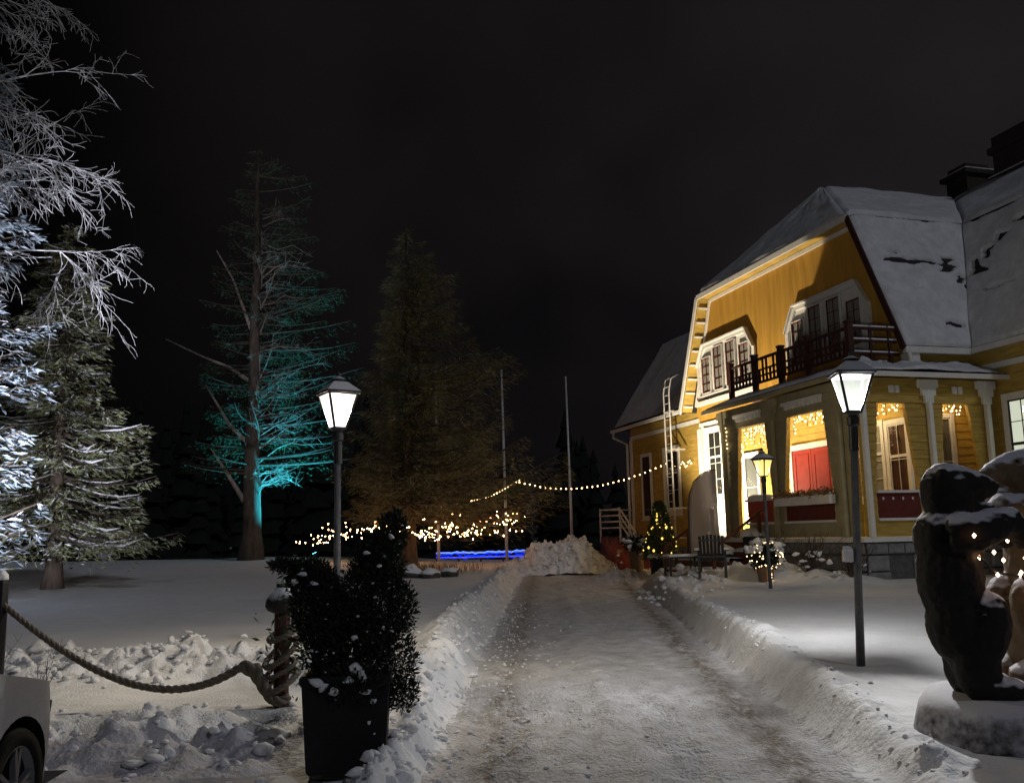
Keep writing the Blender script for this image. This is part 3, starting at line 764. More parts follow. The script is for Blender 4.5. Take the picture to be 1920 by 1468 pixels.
# far wing windows, lit-wall window, porch windows, right wing window
window('x', 2.47, -1, 17.0, 17.75, 2.2, 4.65, 1, 3, .14, sash='red_brown', behind='red_brown')
window('x', 2.47, -1, 14.4, 15.55, 2.35, 4.70, 2, 3, .16, behind='dark_room', mid=.62)
window('x', 2.27, -1, 10.55, 11.45, 2.75, 5.0, 2, 4, .18, behind='dark_room', mid=.6)
window('x', 2.262, -1, 1.05, 1.72, 2.3, 4.10, 2, 2, .13, behind='red_brown', mid=.55)
window('x', 2.262, -1, 2.0, 3.1, 2.3, 4.15, 2, 4, .12, behind='curtain', mid=.6)
window('x', 2.262, -1, 8.2, 9.0, 1.9, 3.9, 1, 2, .13, behind='grey_cloth')
rw = window('x', 4.065, -1, -1.95, -.42, 2.35, 4.47, 4, 4, .17, sash='black_metal', behind='lit_room', mid=.5)
window('y', .86, -1, 3.02, 3.35, 2.0, 4.2, 1, 2, .10, behind='grey_cloth', sill=False)
lit = MATS['lit_room'].node_tree.nodes['Principled BSDF']
lit.inputs['Emission Color'].default_value = (1.0, 0.95, 0.75, 1); lit.inputs['Emission Strength'].default_value = 0.75
# red double door
dr = part(MB().box(2.17, 2.26, 4.06, 4.21, 1.26, 3.98).box(2.17, 2.26, 6.17, 6.32, 1.26, 3.98).box(2.17, 2.262, 4.06, 6.32, 3.84, 4.0), 'door_frame', 'white_paint')
for a, b in ((4.22, 5.18), (5.20, 6.16)):
    lf = part(MB().box(2.20, 2.25, a, b, 1.28, 3.83), 'door_leaf', 'red_paint', dr)
    for z0, z1 in ((1.45, 2.25), (2.40, 3.70)):
        m_ = MB()
        for q in ((a + .12, a + .17, z0, z1), (b - .17, b - .12, z0, z1)): m_.box(2.185, 2.198, q[0], q[1], q[2], q[3])
        m_.box(2.185, 2.199, a + .17, b - .17, z0, z0 + .05).box(2.185, 2.199, a + .17, b - .17, z1 - .05, z1)
        part(m_, 'panel_moulding', 'red_paint', dr)
part(MB().tube([(2.19, 5.27, 2.2), (2.13, 5.27, 2.2), (2.13, 5.27, 2.36), (2.19, 5.27, 2.36)], .012, 6), 'door_handle', 'galvanised', dr)
part(MB().box(2.20, 2.262, 10.25, 11.85, .92, 2.5), 'glare_panel', 'white_paint')  # white panel added to stand in for floodlight glare on the yellow wall
# service box on the lit wall
part(MB().box(2.12, 2.2, 9.55, 9.9, 2.3, 3.6), 'wall_box', 'white_paint')

# --- porch
porch_l = part(MB().box(-.02, .10, 0.0, 6.45, 4.42, 5.02), 'porch_beam', 'shaded_paint')
porch_f = part(MB().box(.10, 4.08, -.02, .08, 4.42, 5.02), 'porch_beam', 'yellow_paint')
# left face piers (tapering openings): boards each on its own
piersL = [(K(.12), lerp(2.35, 1.02, 4.4, 1.24)), (lerp(2.35, 3.16, 4.4, 2.84), lerp(2.35, 3.74, 4.4, 3.96)), (lerp(2.35, 5.62, 4.4, 5.38), K(6.42))]
for lf, rf in piersL:
    core = part(MB().prism([(.0, lf(1.3), 1.3), (.0, rf(1.3), 1.3), (0, rf(2.35), 2.35), (.0, rf(4.42), 4.42), (.0, lf(4.42), 4.42), (0, lf(2.35), 2.35)], (.10, 0, 0)), 'pier', 'yellow_paint')
    planks(core, 'x', -.001, -1, 1.3, 4.42, .2, lf, rf, 'shaded_paint')
piersF = [(K(.10), lerp(2.35, .40, 4.4, .60)), (lerp(2.35, 1.60, 4.4, 1.37), lerp(2.35, 2.24, 4.4, 2.46)), (lerp(2.35, 3.46, 4.4, 3.18), K(4.08))]
for lf, rf in piersF:
    core = part(MB().prism([(lf(1.3), 0, 1.3), (rf(1.3), 0, 1.3), (rf(2.35), 0, 2.35), (rf(4.42), 0, 4.42), (lf(4.42), 0, 4.42), (lf(2.35), 0, 2.35)], (0, .08, 0)), 'pier', 'yellow_paint')
    planks(core, 'y', -.001, -1, 1.3, 4.42, .2, lf, rf, 'yellow_paint')
planks(porch_f, 'y', -.021, -1, 4.43, 5.0, .19, K(.1), K(4.08), 'yellow_paint')
planks(porch_l, 'x', -.021, -1, 4.43, 5.0, .19, K(.1), K(6.42), 'shaded_paint')
# parapet panels under the openings
for a, b in ((1.02, 3.16), (3.74, 5.10)):
    p = part(MB().box(.0, .06, a, b, 1.72, 2.30), 'parapet_panel', 'maroon_paint' if a < 2 else 'red_paint')
    part(MB().box(-.10, .14, a - .02, b + .02, 2.30, 2.36), 'parapet_sill', 'white_paint', p)
    part(MB().box(-.08, .12, a - .02, b + .02, 1.66, 1.72), 'parapet_ledge', 'white_paint', p)
    part(MB().box(.0, .08, a, b, 1.3, 1.66), 'parapet_board', 'shaded_paint', p)
for a, b in ((.40, 1.60), (2.24, 3.46)):
    p = part(MB().box(a, b, .0, .06, 1.72, 2.30), 'parapet_panel', 'maroon_paint')
    part(MB().box(a - .02, b + .02, -.09, .12, 2.30, 2.36), 'parapet_sill', 'white_paint', p)
    part(MB().box(a - .02, b + .02, -.08, .12, 1.66, 1.72), 'parapet_ledge', 'white_paint', p)
    part(MB().box(a, b, .0, .08, 1.3, 1.66), 'parapet_board', 'yellow_paint', p)
    for k in range(4):
        part(MB().octa((a + .16 + .27 * k, -.03, 2.17), .035), 'snow_spot', 'snow', p)
# floor, ceiling, base boards
part(MB().box(-.12, 4.1, -.12, 6.45, 1.18, 1.29), 'porch_floor', 'white_paint')
part(MB().box(.0, 2.28, .05, 6.5, 4.98, 5.04), 'porch_ceiling', 'yellow_paint')
part(MB().box(2.28, 4.08, .09, .9, 4.98, 5.04), 'porch_ceiling', 'yellow_paint')
# thin white posts with stepped brackets, paired blocks, dentil combs
def post_f(x):
    p = part(MB().box(x - .055, x + .055, -.16, -.05, 1.29, 4.98), 'porch_post', 'white_paint')
    for s in (-1, 1):
        b = MB()
        for k, (d, h0, h1) in enumerate(((.27, 4.78, 4.98), (.19, 4.60, 4.78), (.12, 4.42, 4.60))):
            x0, x1 = sorted((x + s * .055, x + s * d)); b.box(x0, x1, -.15, -.06, h0, h1)
        part(b, 'bracket', 'white_paint', p)
for x in (.14, 2.0, 3.68): post_f(x)
for x in (.98, 1.14, 2.78, 2.94): part(MB().box(x - .055, x + .055, -.11, -.055, 4.66, 4.83), 'block', 'white_paint')
def post_l(y):
    p = part(MB().box(-.17, -.06, y - .055, y + .055, 1.29, 4.98), 'porch_post', 'shaded_paint')
    for s in (-1, 1):
        b = MB()
        for (d, h0, h1) in ((.30, 4.78, 4.98), (.21, 4.60, 4.78), (.13, 4.42, 4.60)):
            y0, y1 = sorted((y + s * .055, y + s * d)); b.box(-.16, -.07, y0, y1, h0, h1)
        part(b, 'bracket', 'shaded_paint', p)
for y in (.5, 3.45, 6.1): post_l(y)
for a, b in ((1.15, 2.95), (4.03, 5.5)):
    m_ = MB(); m_.box(-.12, -.055, a, b, 4.72, 4.80); n = int((b - a) / .17)
    for k in range(n): m_.box(-.11, -.056, a + .04 + k * .17, a + .13 + k * .17, 4.60, 4.715)
    part(m_, 'dentil_comb', 'white_paint')
# porch roof and balcony
pr = roof([(-.42, 6.75, 5.10), (-.42, -.46, 5.10), (.62, .55, 5.52), (.62, 6.75, 5.52)], 'porch_roof', .07)
pf = roof([(-.42, -.46, 5.10), (4.08, -.46, 5.10), (4.08, .86, 5.50), (.62, .55, 5.52)], 'porch_roof', .07)
snowsheet(pf, (-.42, -.46, 5.10), (4.05, -.46, 5.10), (4.05, .86, 5.50), (.62, .55, 5.52), 90, 30, .10, [(.72, .9, .2, .25, .16), (.30, .95, .08, .2, .1)], 21, rough=.9)
snowsheet(pr, (-.42, 6.75, 5.10), (-.42, -.46, 5.10), (.62, .55, 5.52), (.62, 6.75, 5.52), 80, 20, .025, (), 22, rough=.5)
part(MB().box(-.44, -.38, -.48, 6.78, 4.98, 5.095), 'fascia', 'shaded_paint')
part(MB().box(-.37, 4.08, -.49, -.43, 4.98, 5.095), 'fascia', 'white_paint')
part(MB().box(.63, 2.28, .6, 6.75, 5.40, 5.50), 'balcony_floor', 'rail_wood')
bal = part(MB().bar((.55, .72, 6.40), (.55, 6.66, 6.40), .10, .06).bar((.55, .72, 6.08), (.55, 6.66, 6.08), .05, .05).bar((.55, .72, 5.72), (.55, 6.66, 5.72), .06, .06).bar((.55, .72, 5.90), (.55, 6.66, 5.90), .05, .05), 'balcony_rail', 'rail_wood')
for y in (.75, 2.5, 3.82, 5.22, 6.62):
    part(MB().box(.48, .62, y - .07, y + .07, 5.45, 6.52).box(.46, .64, y - .09, y + .09, 6.52, 6.57), 'rail_post', 'rail_wood', bal)
k = .98
while k < 6.5:
    if min(abs(k - q) for q in (.75, 2.5, 3.82, 5.22, 6.62)) > .12:
        part(MB().box(.53, .57, k - .03, k + .03, 5.75, 6.08 if int(k * 3.5) % 2 else 6.38), 'baluster', 'rail_wood', bal)
    k += .19
ret = part(MB().bar((.62, .75, 6.40), (1.95, .75, 6.40), .10, .06).bar((.62, .75, 6.08), (1.95, .75, 6.08), .06, .06).bar((.62, .75, 5.76), (1.95, .75, 5.76), .06, .06), 'balcony_rail', 'snowy_rail')
for x in (1.15, 1.7): part(MB().box(x - .03, x + .03, .72, .78, 5.5, 6.38), 'baluster', 'rail_wood', ret)
for z in (6.433, 6.113, 5.793):
    for a, b in ((.66, 1.10), (1.16, 1.62), (1.68, 1.92)):
        part(MB().box(a, b, .71, .79, z, z + .035), 'snow_cap', 'snow', ret)
# stone plinth, stone by stone
def stones(face, a0, a1, gap=None):
    P_ = (lambda a, d, z: (a, -d, z)) if face == 'f' else (lambda a, d, z: (-d, a, z))
    base = MB(); p, q = P_(a0, -.1, .1), P_(a1, -.02, 1.17)
    base.box(min(p[0], q[0]), max(p[0], q[0]), min(p[1], q[1]), max(p[1], q[1]), .1, 1.17)
    f = part(base, 'plinth', 'mortar')
    for z0, z1, w0, w1 in ((.90, 1.165, .38, .62), (.52, .88, .45, .75), (.12, .50, .5, .85)):
        a = a0
        while a < a1 - .05:
            b = min(a + random.uniform(w0, w1), a1)
            if b > a1 - .2: b = a1
            if gap and z0 < .85 and b > gap[0] and a < gap[1]:
                if a < gap[0] - .12: b = gap[0]
                else: a = gap[1]; continue
            ou = random.uniform(.03, .09); j = lambda: random.uniform(-.02, .02)
            i = .012; e = .05
            bk = [(a + i, -.01, z0 + i), (b - i, -.01, z0 + i), (b - i, -.01, z1 - i), (a + i, -.01, z1 - i)]
            md = [(a + i, ou * .6, z0 + i), (b - i, ou * .6, z0 + i), (b - i, ou * .6, z1 - i), (a + i, ou * .6, z1 - i)]
            fr = [(a + e + j(), ou, z0 + e + j()), (b - e + j(), ou, z0 + e + j()), (b - e + j(), ou, z1 - e + j()), (a + e + j(), ou, z1 - e + j())]
            vs = [P_(*t) for t in bk + md + fr]
            fs = [(8, 9, 10, 11)] + [(s + k, s + (k + 1) % 4, s + 4 + (k + 1) % 4, s + 4 + k) for s in (0, 4) for k in range(4)]
            MB().add(vs, fs).build('stone', 'stone', f)
            a = b
    return f
pl = stones('f', 0.02, 4.1, (.62, 1.26))
part(MB().box(.62, 1.26, -.006, -.003, .3, .7) if False else MB().box(.63, 1.25, .021, .03, .2, .72), 'vent_opening', 'black_plastic', pl)
stones('l', 0.02, 6.45)
part(MB().box(2.2, 2.29, 6.5, 12.1, .1, .9), 'plinth', 'stone')
part(MB().box(2.4, 2.49, 12.2, 19.1, .1, .95), 'plinth', 'stone')
part(MB().box(4.0, 4.09, -6.9, -.1, .1, .94), 'plinth', 'stone')

# --- steps up to the porch
steps = tag(empty('porch_steps', villa.matrix_basis @ Vector((-.1, 5.4, .2)), rad(16)), 'red-brown wooden steps with snow on the treads beside the porch', 'steps')
for k in range(4):
    z1 = 1.02 - .25 * k
    st = MB().box(-.45 - .42 * k, -.02 - .42 * k, -1.6, 1.5, -.15, z1 - .02).build('step', 'red_brown', steps)
    sh = MB(); 
    n = 26; ax = np.linspace(-1.58, 1.48, n); top = .07 + .05 * fbm(ax * 2, k * 3.3, 0, 3, 4)
    for i in range(n - 1):
        sh.add([(-.46 - .42 * k, ax[i], z1 - .019), (-.46 - .42 * k, ax[i + 1], z1 - .019), (-.44 - .42 * k, ax[i + 1], z1 + top[i + 1]), (-.44 - .42 * k, ax[i], z1 + top[i]), (-.03 - .42 * k, ax[i], z1 + top[i] * .8), (-.03 - .42 * k, ax[i + 1], z1 + top[i + 1] * .8)], [(0, 3, 2, 1), (3, 4, 5, 2)])
    sh.build('snow_cover', 'snow', st, smooth=True)
hr = MB().bar((-1.75, 1.42, .85), (-.1, 1.42, 1.95), .06, .06).build('handrail', 'red_brown', steps)
hr2 = MB().bar((-1.75, -1.5, .80), (-.2, -1.5, 1.85), .06, .06).build('handrail', 'red_brown', steps)
for x, z in ((-1.70, .88), (-.95, 1.38), (-.15, 1.9)): MB().box(x - .04, x + .04, 1.38, 1.46, -.1, z).build('rail_post', 'red_brown', steps)
for x, z in ((-1.70, .83), (-.3, 1.78)): MB().box(x - .04, x + .04, -1.54, -1.46, -.1, z).build('rail_post', 'red_brown', steps)

# steps and platform at the far wing
fs_ = tag(empty('garden_stair', villa.matrix_basis @ Vector((2.3, 15.2, .25)), rad(16)), 'small railed landing and stair against the far wing', 'stair')
MB().box(-1.5, 0, 1.4, 3.6, 0, 1.15).build('landing', 'rail_wood', fs_)
for k in range(5): MB().box(-1.5, -.1, 1.05 - .34 * k, 1.38 - .34 * k, -.1, .95 - .2 * k).build('step', 'rail_wood', fs_)
for z in (2.25, 2.0, 1.75, 1.5): MB().bar((-1.48, 1.4, z), (-1.48, 3.6, z), .05, .05).bar((-1.48, 3.6, z), (0, 3.6, z), .05, .05).build('rail_bar', 'galvanised', fs_)
for dz in (0, -.28, -.56): MB().bar((-1.48, 1.4, 2.25 + dz), (-1.48, -.4, 1.1 + dz), .05, .06).build('handrail', 'galvanised', fs_)
for y, z0, z1 in ((1.42, .9, 2.3), (3.58, .9, 2.3), (-.38, -.1, 1.15), (.5, .3, 1.7)): MB().box(-1.51, -1.45, y - .03, y + .03, z0, z1).build('rail_post', 'galvanised', fs_)

# ladder standing off the wall
ld = tag(empty('roof_ladder', villa.matrix_basis @ Vector((1.75, 13.75, .3)), rad(16)), 'tall white metal ladder fixed to the far wing up to the roof', 'ladder')
for dy in (-.24, .24):
    MB().tube([(0, dy, .6), (0, dy, 6.5), (.10, dy, 7.0), (.5, dy, 7.25)], .03, 6).build('rail', 'galvanised', ld, smooth=True)
for k in range(20): MB().tube([(0, -.24, .8 + k * .31), (0, .24, .8 + k * .31)], .016, 6).build('rung', 'galvanised', ld)
for z in (1.0, 2.1, 4.3, 5.75): MB().bar((0, -.24, z), (.55, -.24, z), .06, .06).bar((0, .24, z), (.55, .24, z), .06, .06).build('stay', 'galvanised', ld)

# ------------------------------------------------------------------ lamps
def point_light(name, loc, e, col, radius=.06, parent=None):
    d = bpy.data.lights.new(name, 'POINT'); d.energy = e; d.color = col; d.shadow_soft_size = radius
    o = bpy.data.objects.new(name, d); o.location = loc; COL.objects.link(o)
    if parent: o.parent = parent
    return o
def spot_light(name, loc, target, e, col, deg=70, blend=.6, radius=.08, parent=None):
    d = bpy.data.lights.new(name, 'SPOT'); d.energy = e; d.color = col; d.shadow_soft_size = radius; d.spot_size = rad(deg); d.spot_blend = blend
    o = bpy.data.objects.new(name, d); o.location = loc
    o.rotation_euler = (Vector(target) - Vector(loc)).to_track_quat('-Z', 'Y').to_euler(); COL.objects.link(o)
    return o

def street_lamp(x, y, H, rz, pane, energy, col, label, tilt=(0, 0), box=False, polemat='grey_metal', k=1.0):
    L = empty('street_lamp', (x, y, gz(x, y) - .05), 0); L.rotation_euler = (tilt[0], tilt[1], rz)
    tag(L, label, 'street lamp', 'lantern posts beside the drive')
    H += .05
    g0, g1 = H - .55 * k, H - .20 * k          # glass from / to
    MB().lathe([(.040, 0), (.036, 1.0), (.033, g0 - .35)], 14).build('post', polemat, L, smooth=True)
    MB().lathe([(.044, g0 - .36), (.043, g0 - .14), (.056, g0 - .12), (.056, g0 - .05), (.042, g0 - .04), (.066, g0 - .005), (.066, g0)], 14).build('collar', 'black_metal', L, smooth=False)
    b, t = .060 * k, .150 * k
    fr = MB()
    for sx in (-1, 1):
        for sy in (-1, 1):
            fr.bar((sx * b, sy * b, g0), (sx * t, sy * t, g1), .022, .022, (1, 0, 0))
    for s in (-1, 1):
        fr.bar((-t, s * t, g1), (t, s * t, g1), .026, .026); fr.bar((s * t, -t, g1), (s * t, t, g1), .026, .026)
        fr.bar((-b, s * b, g0), (b, s * b, g0), .022, .022); fr.bar((s * b, -b, g0), (s * b, b, g0), .022, .022)
    fr.build('lantern_frame', 'black_metal', L)
    i = .004
    for a in range(4):
        c, s = math.cos(a * math.pi / 2), math.sin(a * math.pi / 2)
        R_ = lambda p: (p[0] * c - p[1] * s, p[0] * s + p[1] * c, p[2])
        MB().add([R_(p) for p in ((b - i, -b, g0 + .006), (b - i, b, g0 + .006), (t - i, t, g1 - .006), (t - i, -t, g1 - .006))], [(0, 1, 2, 3)]).build('pane', pane, L)
    o = .182 * k
    cap = MB().lathe([(o * 1.4142, g1 + .005), (o * 1.4142, g1 + .028), (.08 * k * 1.4142, g1 + .125 * k), (.062 * k * 1.4142, g1 + .135 * k)], 4, rot=math.pi / 4).build('lantern_roof', 'snowy_lamp', L)
    MB().lathe([(.062 * k, g1 + .125 * k), (.062 * k, g1 + .155 * k), (.085 * k, g1 + .158 * k), (.02, g1 + .195 * k)], 12).build('vent_cap', 'snowy_lamp', cap)
    MB().lathe([(.004, g1 + .185 * k), (.024, g1 + .20 * k), (.028, g1 + .222 * k), (.018, g1 + .245 * k), (.003, g1 + .255 * k)], 10).build('finial', 'black_metal', cap, smooth=True)
    if box:
        jb = MB().box(-.13, -.045, -.05, .05, .98, 1.10).build('junction_box', 'galvanised', L); bevel(jb, .012)
        MB().lump((-.09, 0, 1.11), (.05, .05, .025), 3, 1).build('snow_cap', 'snow', jb)
    point_light('lantern_light', (0, 0, (g0 + g1) / 2), energy, col, .05, L)
    return L
street_lamp(-1.81, 9.6, 3.0, rad(32), 'pane_white', 420, (1.0, .84, .60), 'tall lantern post with blazing white panes behind the potted shrub', polemat='galvanised' if False else 'grey_metal')
street_lamp(3.12, 8.8, 2.88, rad(-4), 'pane_grey', 1000, (1.0, .98, .95), 'dark lantern post with pale frosted panes standing on the snowy house lawn', tilt=(0, rad(2.6)), box=True)
street_lamp(5.33, 20.0, 2.9, rad(40), 'pane_yellow', 60, (1.0, .74, .36), 'lantern post with yellow panes in front of the porch')

def floodlight(loc, aim, lens, label, e, col, deg, blend=.7, s=1.0):
    v = (Vector(aim) - Vector(loc)); F = empty('floodlight', (loc[0], loc[1], loc[2] - .25 * s)); tag(F, label, 'floodlight', 'floodlights on the ground')
    q = v.to_track_quat('-Z', 'Y').to_matrix()
    def tr(p): return tuple(q @ Vector(p) * s + Vector((0, 0, .25 * s)))
    h = MB(); bx = [(-.15, -.11, 0), (.15, -.11, 0), (.15, .11, 0), (-.15, .11, 0), (-.10, -.07, .12), (.10, -.07, .12), (.10, .07, .12), (-.10, .07, .12)]
    h.add([tr(p) for p in bx], [(4, 5, 6, 7), (0, 4, 7, 3), (1, 2, 6, 5), (0, 1, 5, 4), (3, 7, 6, 2)]).build('housing', 'black_metal', F)
    MB().add([tr(p) for p in ((-.14, -.10, .01), (.14, -.10, .01), (.14, .10, .01), (-.14, .10, .01))], [(0, 3, 2, 1)]).build('lens', lens, F)
    MB().box(-.04, .04, -.04, .04, -.3, .2 * s).build('bracket', 'black_metal', F)
    vn = v.normalized()
    spot_light('flood_beam', Vector(loc) + vn * .05, aim, e, col, deg, blend, .14)
VW = lambda p: tuple(villa.matrix_basis @ Vector(p))
floodlight(VW((-.95, 9.8, .95)), VW((2.3, 9.2, 5.6)), 'flood_lens', 'small floodlight shining up the yellow gable from behind the banner', 4700, (1.0, .84, .60), 118, .6)
floodlight((-9.7, 14.0, .75), (-14.0, 23.0, 6.0), 'flood_lens_cool', 'cool white floodlight aimed up at the frosted trees', 11000, (.86, .87, 1.0), 74, .8)
floodlight((-9.2, 43.3, .95), (-11.3, 42.6, 6.5), 'flood_lens_teal', 'teal floodlight at the foot of the tall pine', 9500, (.02, .56, .78), 88, .8)

# porch ceiling lamps
for i, (p, e, lab) in enumerate((((1.15, 2.0, 4.86), 70, 'round porch ceiling lamp above the flower box bay'), ((1.15, 5.0, 4.86), 55, 'round porch ceiling lamp above the stair bay'), ((3.0, .46, 4.88), 16, 'round porch ceiling lamp by the right wing'))):
    o = MB().ell((0, 0, 0), (.09, .09, .06), None, 12, 6).build('ceiling_lamp', 'porch_globe', None, smooth=True); o.location = VW(p)
    tag(o, lab, 'ceiling lamp', 'porch ceiling lamps')
    q = Vector(p); point_light('porch_light', VW((q.x, q.y, q.z - .22)), e, (1.0, .74, .38), .08)

# ------------------------------------------------------------------ string lights
def bulb_cloud(name, pts, r, mat, label, cat='string lights', group=None, cable=None, single=False):
    E_ = empty(name, pts[0]); tag(E_, label, cat, group)
    o = Vector(pts[0])
    if single:
        m0 = None
        for p in pts:
            if m0 is None:
                b = MB().octa((0, 0, 0), r).build('bulb', mat, E_); m0 = b.data
            else:
                b = bpy.data.objects.new('bulb', m0); COL.objects.link(b); b.parent = E_
            b.location = Vector(p) - o
    else:
        mb = MB()
        for p in pts: mb.octa(Vector(p) - o, r * random.uniform(.7, 1.25))
        b = mb.build('bulbs', mat, E_); b['kind'] = 'stuff'
    if cable:
        mb = MB()
        for c in cable: mb.tube([Vector(p) - o for p in c], .008, 4)
        mb.build('cable', 'black_metal', E_)
    return E_
def icicles(plane, a0, a1, ztop, n, depth, label, off=.14):
    pts, cab = [], []
    for k in range(max(5, n // 5)):
        a = a0 + (a1 - a0) * (k + random.random()) / max(5, n // 5); ln = random.uniform(.15, depth)
        f = (lambda aa, z: VW((off + random.uniform(-.03, .03), aa, z))) if plane == 'x' else (lambda aa, z: VW((aa, off + random.uniform(-.03, .03), z)))
        c = [f(a, ztop)]
        m = max(3, int(ln / .09))
        for j in range(m):
            p = f(a + random.uniform(-.09, .09), ztop - ln * (j + .6) / m); pts.append(p)
        c.append(f(a, ztop - ln)); cab.append(c)
    return bulb_cloud('icicle_lights', pts, .021, 'bulb_icicle', label, 'string lights', 'icicle lights in the porch openings', cab)
icicles('x', 1.32, 2.78, 4.42, 55, .50, 'icicle lights above the flower box opening of the porch')
icicles('x', 3.98, 5.42, 4.42, 70, .62, 'dense icicle lights in the porch opening above the steps')
icicles('y', .62, 1.34, 4.42, 26, .38, 'icicle lights in the porch opening with the tall cream window', .12)
icicles('y', 2.48, 3.16, 4.42, 24, .36, 'icicle lights in the porch opening next to the right wing', .12)
# strands at the far side of the stair opening
bulb_cloud('light_strand', [VW((.1, 5.45 + random.uniform(-.05, .05), 4.3 - .055 * k)) for k in range(16)] + [VW((-.1, 5.95 + random.uniform(-.03, .03), 4.5 - .12 * k)) for k in range(6)], .02, 'bulb_icicle', 'short hanging strand of bulbs beside the porch steps', cable=[[VW((.1, 5.45, 4.4)), VW((.1, 5.45, 3.4))]])

# festoon from the spruce to the house
A, B = Vector((0.22, 38.0, 3.72)), Vector(VW((2.3, 15.2, 4.25)))
fest = []
for k in range(29):
    t = k / 28; p = A.lerp(B, t); p.z -= .62 * 4 * t * (1 - t) * (1 - .25 * t); p.z -= .05 + random.uniform(0, .03); fest.append(p)
cab = [[Vector((p.x, p.y, p.z + .05)) for p in fest]]
bulb_cloud('festoon_lights', fest, .025, 'bulb_warm', 'festoon of round bulbs strung from the spruce to the house', cable=cab, single=True)
# on the house wall where the festoon ends
bulb_cloud('light_strand', [VW((2.38, 13.2 + .12 * k, 4.05 + .1 * math.sin(k * 1.3))) for k in range(9)], .03, 'bulb_icicle', 'few bulbs along the clapboards beside the ladder', cable=[[VW((2.4, 13.1, 4.1)), VW((2.4, 14.4, 4.1))]])

# blue rope lights on the low fence by the shore
def blue_fence(x0, x1, y, label):
    z = gz((x0 + x1) / 2, y) - .05
    F = tag(empty('lit_fence', ((x0 + x1) / 2, y, z)), label, 'fence', 'fences with blue rope lights')
    w = (x1 - x0) / 2
    for z_ in (.30, .52): MB().box(-w, w, -.03, .03, z_ - .04, z_ + .04).build('rail', 'white_paint', F)
    n = max(2, int((x1 - x0) / 1.0))
    for k in range(n + 1): MB().box(-w + 2 * w * k / n - .04, -w + 2 * w * k / n + .04, .035, .11, -.15, .62).build('post', 'rail_wood', F)
    for j, (zz, am, m, r) in enumerate(((.30, .05, 'rope_blue', .016), (.44, .05, 'rope_blue', .016), (.54, .06, 'rope_blue_core', .020))):
        pts = [(-w + 2 * w * k / 90, -.07 - .03 * math.sin(k * .7 + j), zz + am * float(vnoise(k * .33, j * 7.7, 0, 9)) * 1.6) for k in range(91)]
        MB().tube(pts, r, 5).build('rope_light', m, F)
blue_fence(-3.85, .45, 46.0, 'low fence hung with blue rope lights beyond the spruce')
blue_fence(3.75, 5.1, 46.0, 'short stretch of blue-lit fence right of the snow heap')

# flagpoles
for (x, lab) in ((-.40, 'bare flagpole just right of the light-strung spruce'), (2.62, 'bare flagpole behind the snow heap'), (-3.52, 'flagpole half hidden behind the spruce branches')):
    z = gz(x, 43.4) - .1
    F = tag(empty('flagpole', (x, 43.4, z)), lab, 'flagpole', 'flagpoles behind the garden'); F.rotation_euler = (0, rad(-.5), 0)
    MB().lathe([(.075, 0), (.065, 3), (.042, 8.9)], 10).build('pole', 'galvanised', F, smooth=True)
    MB().ell((0, 0, 8.95), (.06, .06, .05)).build('finial', 'galvanised', F, smooth=True)
    MB().tube([(.06, 0, 1.2), (.055, 0, 8.6)], .006, 4).build('halyard', 'black_metal', F)

# ------------------------------------------------------------------ rope fence by the parking
def rope_tube(pts, r, name, parent, mat='snowy_rope'):
    pts = [Vector(p) for p in pts]
    if not hasattr(r, '__len__'): r = [r] * len(pts)
    fine, rr, ph = [], [], 0.0
    for i in range(len(pts) - 1):
        L_ = (pts[i + 1] - pts[i]).length; m_ = max(1, int(L_ / .022))
        for k in range(m_): fine.append(pts[i].lerp(pts[i + 1], k / m_)); rr.append(r[i] + (r[i + 1] - r[i]) * k / m_)
    fine.append(pts[-1]); rr.append(r[-1])
    mb = MB()
    for s_ in range(3):
        q = []; ph = 2 * math.pi * s_ / 3
        for i, p in enumerate(fine):
            d = (fine[min(i + 1, len(fine) - 1)] - fine[max(i - 1, 0)]).normalized(); u_ = d.cross(Vector((.13, .21, 1))).normalized(); w_ = d.cross(u_)
            if i: ph += (fine[i] - fine[i - 1]).length * 2 * math.pi / (5.5 * max(rr[i], .015))
            q.append(p + (u_ * math.cos(ph) + w_ * math.sin(ph)) * rr[i] * .5)
        mb.tube(q, [x * .58 for x in rr], 6)
    return mb.build(name, mat, parent, smooth=True)
bx_, by_ = -1.88, 7.65; bz_ = gz(bx_, by_)
BO = tag(empty('rope_post', (bx_, by_, bz_ - .05)), 'wooden rope post wound with thick rope and greenery, snow on its cap', 'bollard', 'posts of the rope fence')
MB().lathe([(.062, 0), (.062, .84), (.058, .86)], 8).build('post', 'rail_wood', BO)
MB().lathe([(.07, .77), (.115, .79), (.135, .825), (.128, .87), (.10, .92), (.065, .955), (.05, .97)], 16).build('cap_skirt', 'snowy_dark', BO, smooth=True)
MB().lathe([(.05, .96), (.05, 1.0)], 12).build('neck', 'black_metal', BO)
MB().lathe([(.052, 1.0), (.05, 1.03), (.03, 1.065), (.004, 1.075)], 12).build('snow_cap', 'snow', BO, smooth=True)
for (zc, rx, tl, rr) in ((.60, .095, .04, .026), (.46, .125, .10, .026), (.34, .11, .06, .022), (.24, .13, .08, .028)):
    rope_tube([(rx * math.cos(a), rx * math.sin(a), zc + tl * math.sin(a + .9)) for a in np.linspace(0, 2 * math.pi, 25)], rr, 'rope_coil', BO)
rope_tube([(-.30, -.02, .36), (-.20, -.05, .34), (-.12, -.08, .22), (-.05, -.10, .12), (.02, -.11, .10), (.08, -.06, .13)], [.05, .06, .05, .042, .04, .03], 'rope_tail', BO)
C = RNG.normal(0, 1, (260, 3)) * [.09, .09, .22] + [.05, 0, .62]
D = unit(RNG.normal(0, 1, (260, 3)) + [.6, 0, .2]); Nn = unit(RNG.normal(0, 1, (260, 3)))
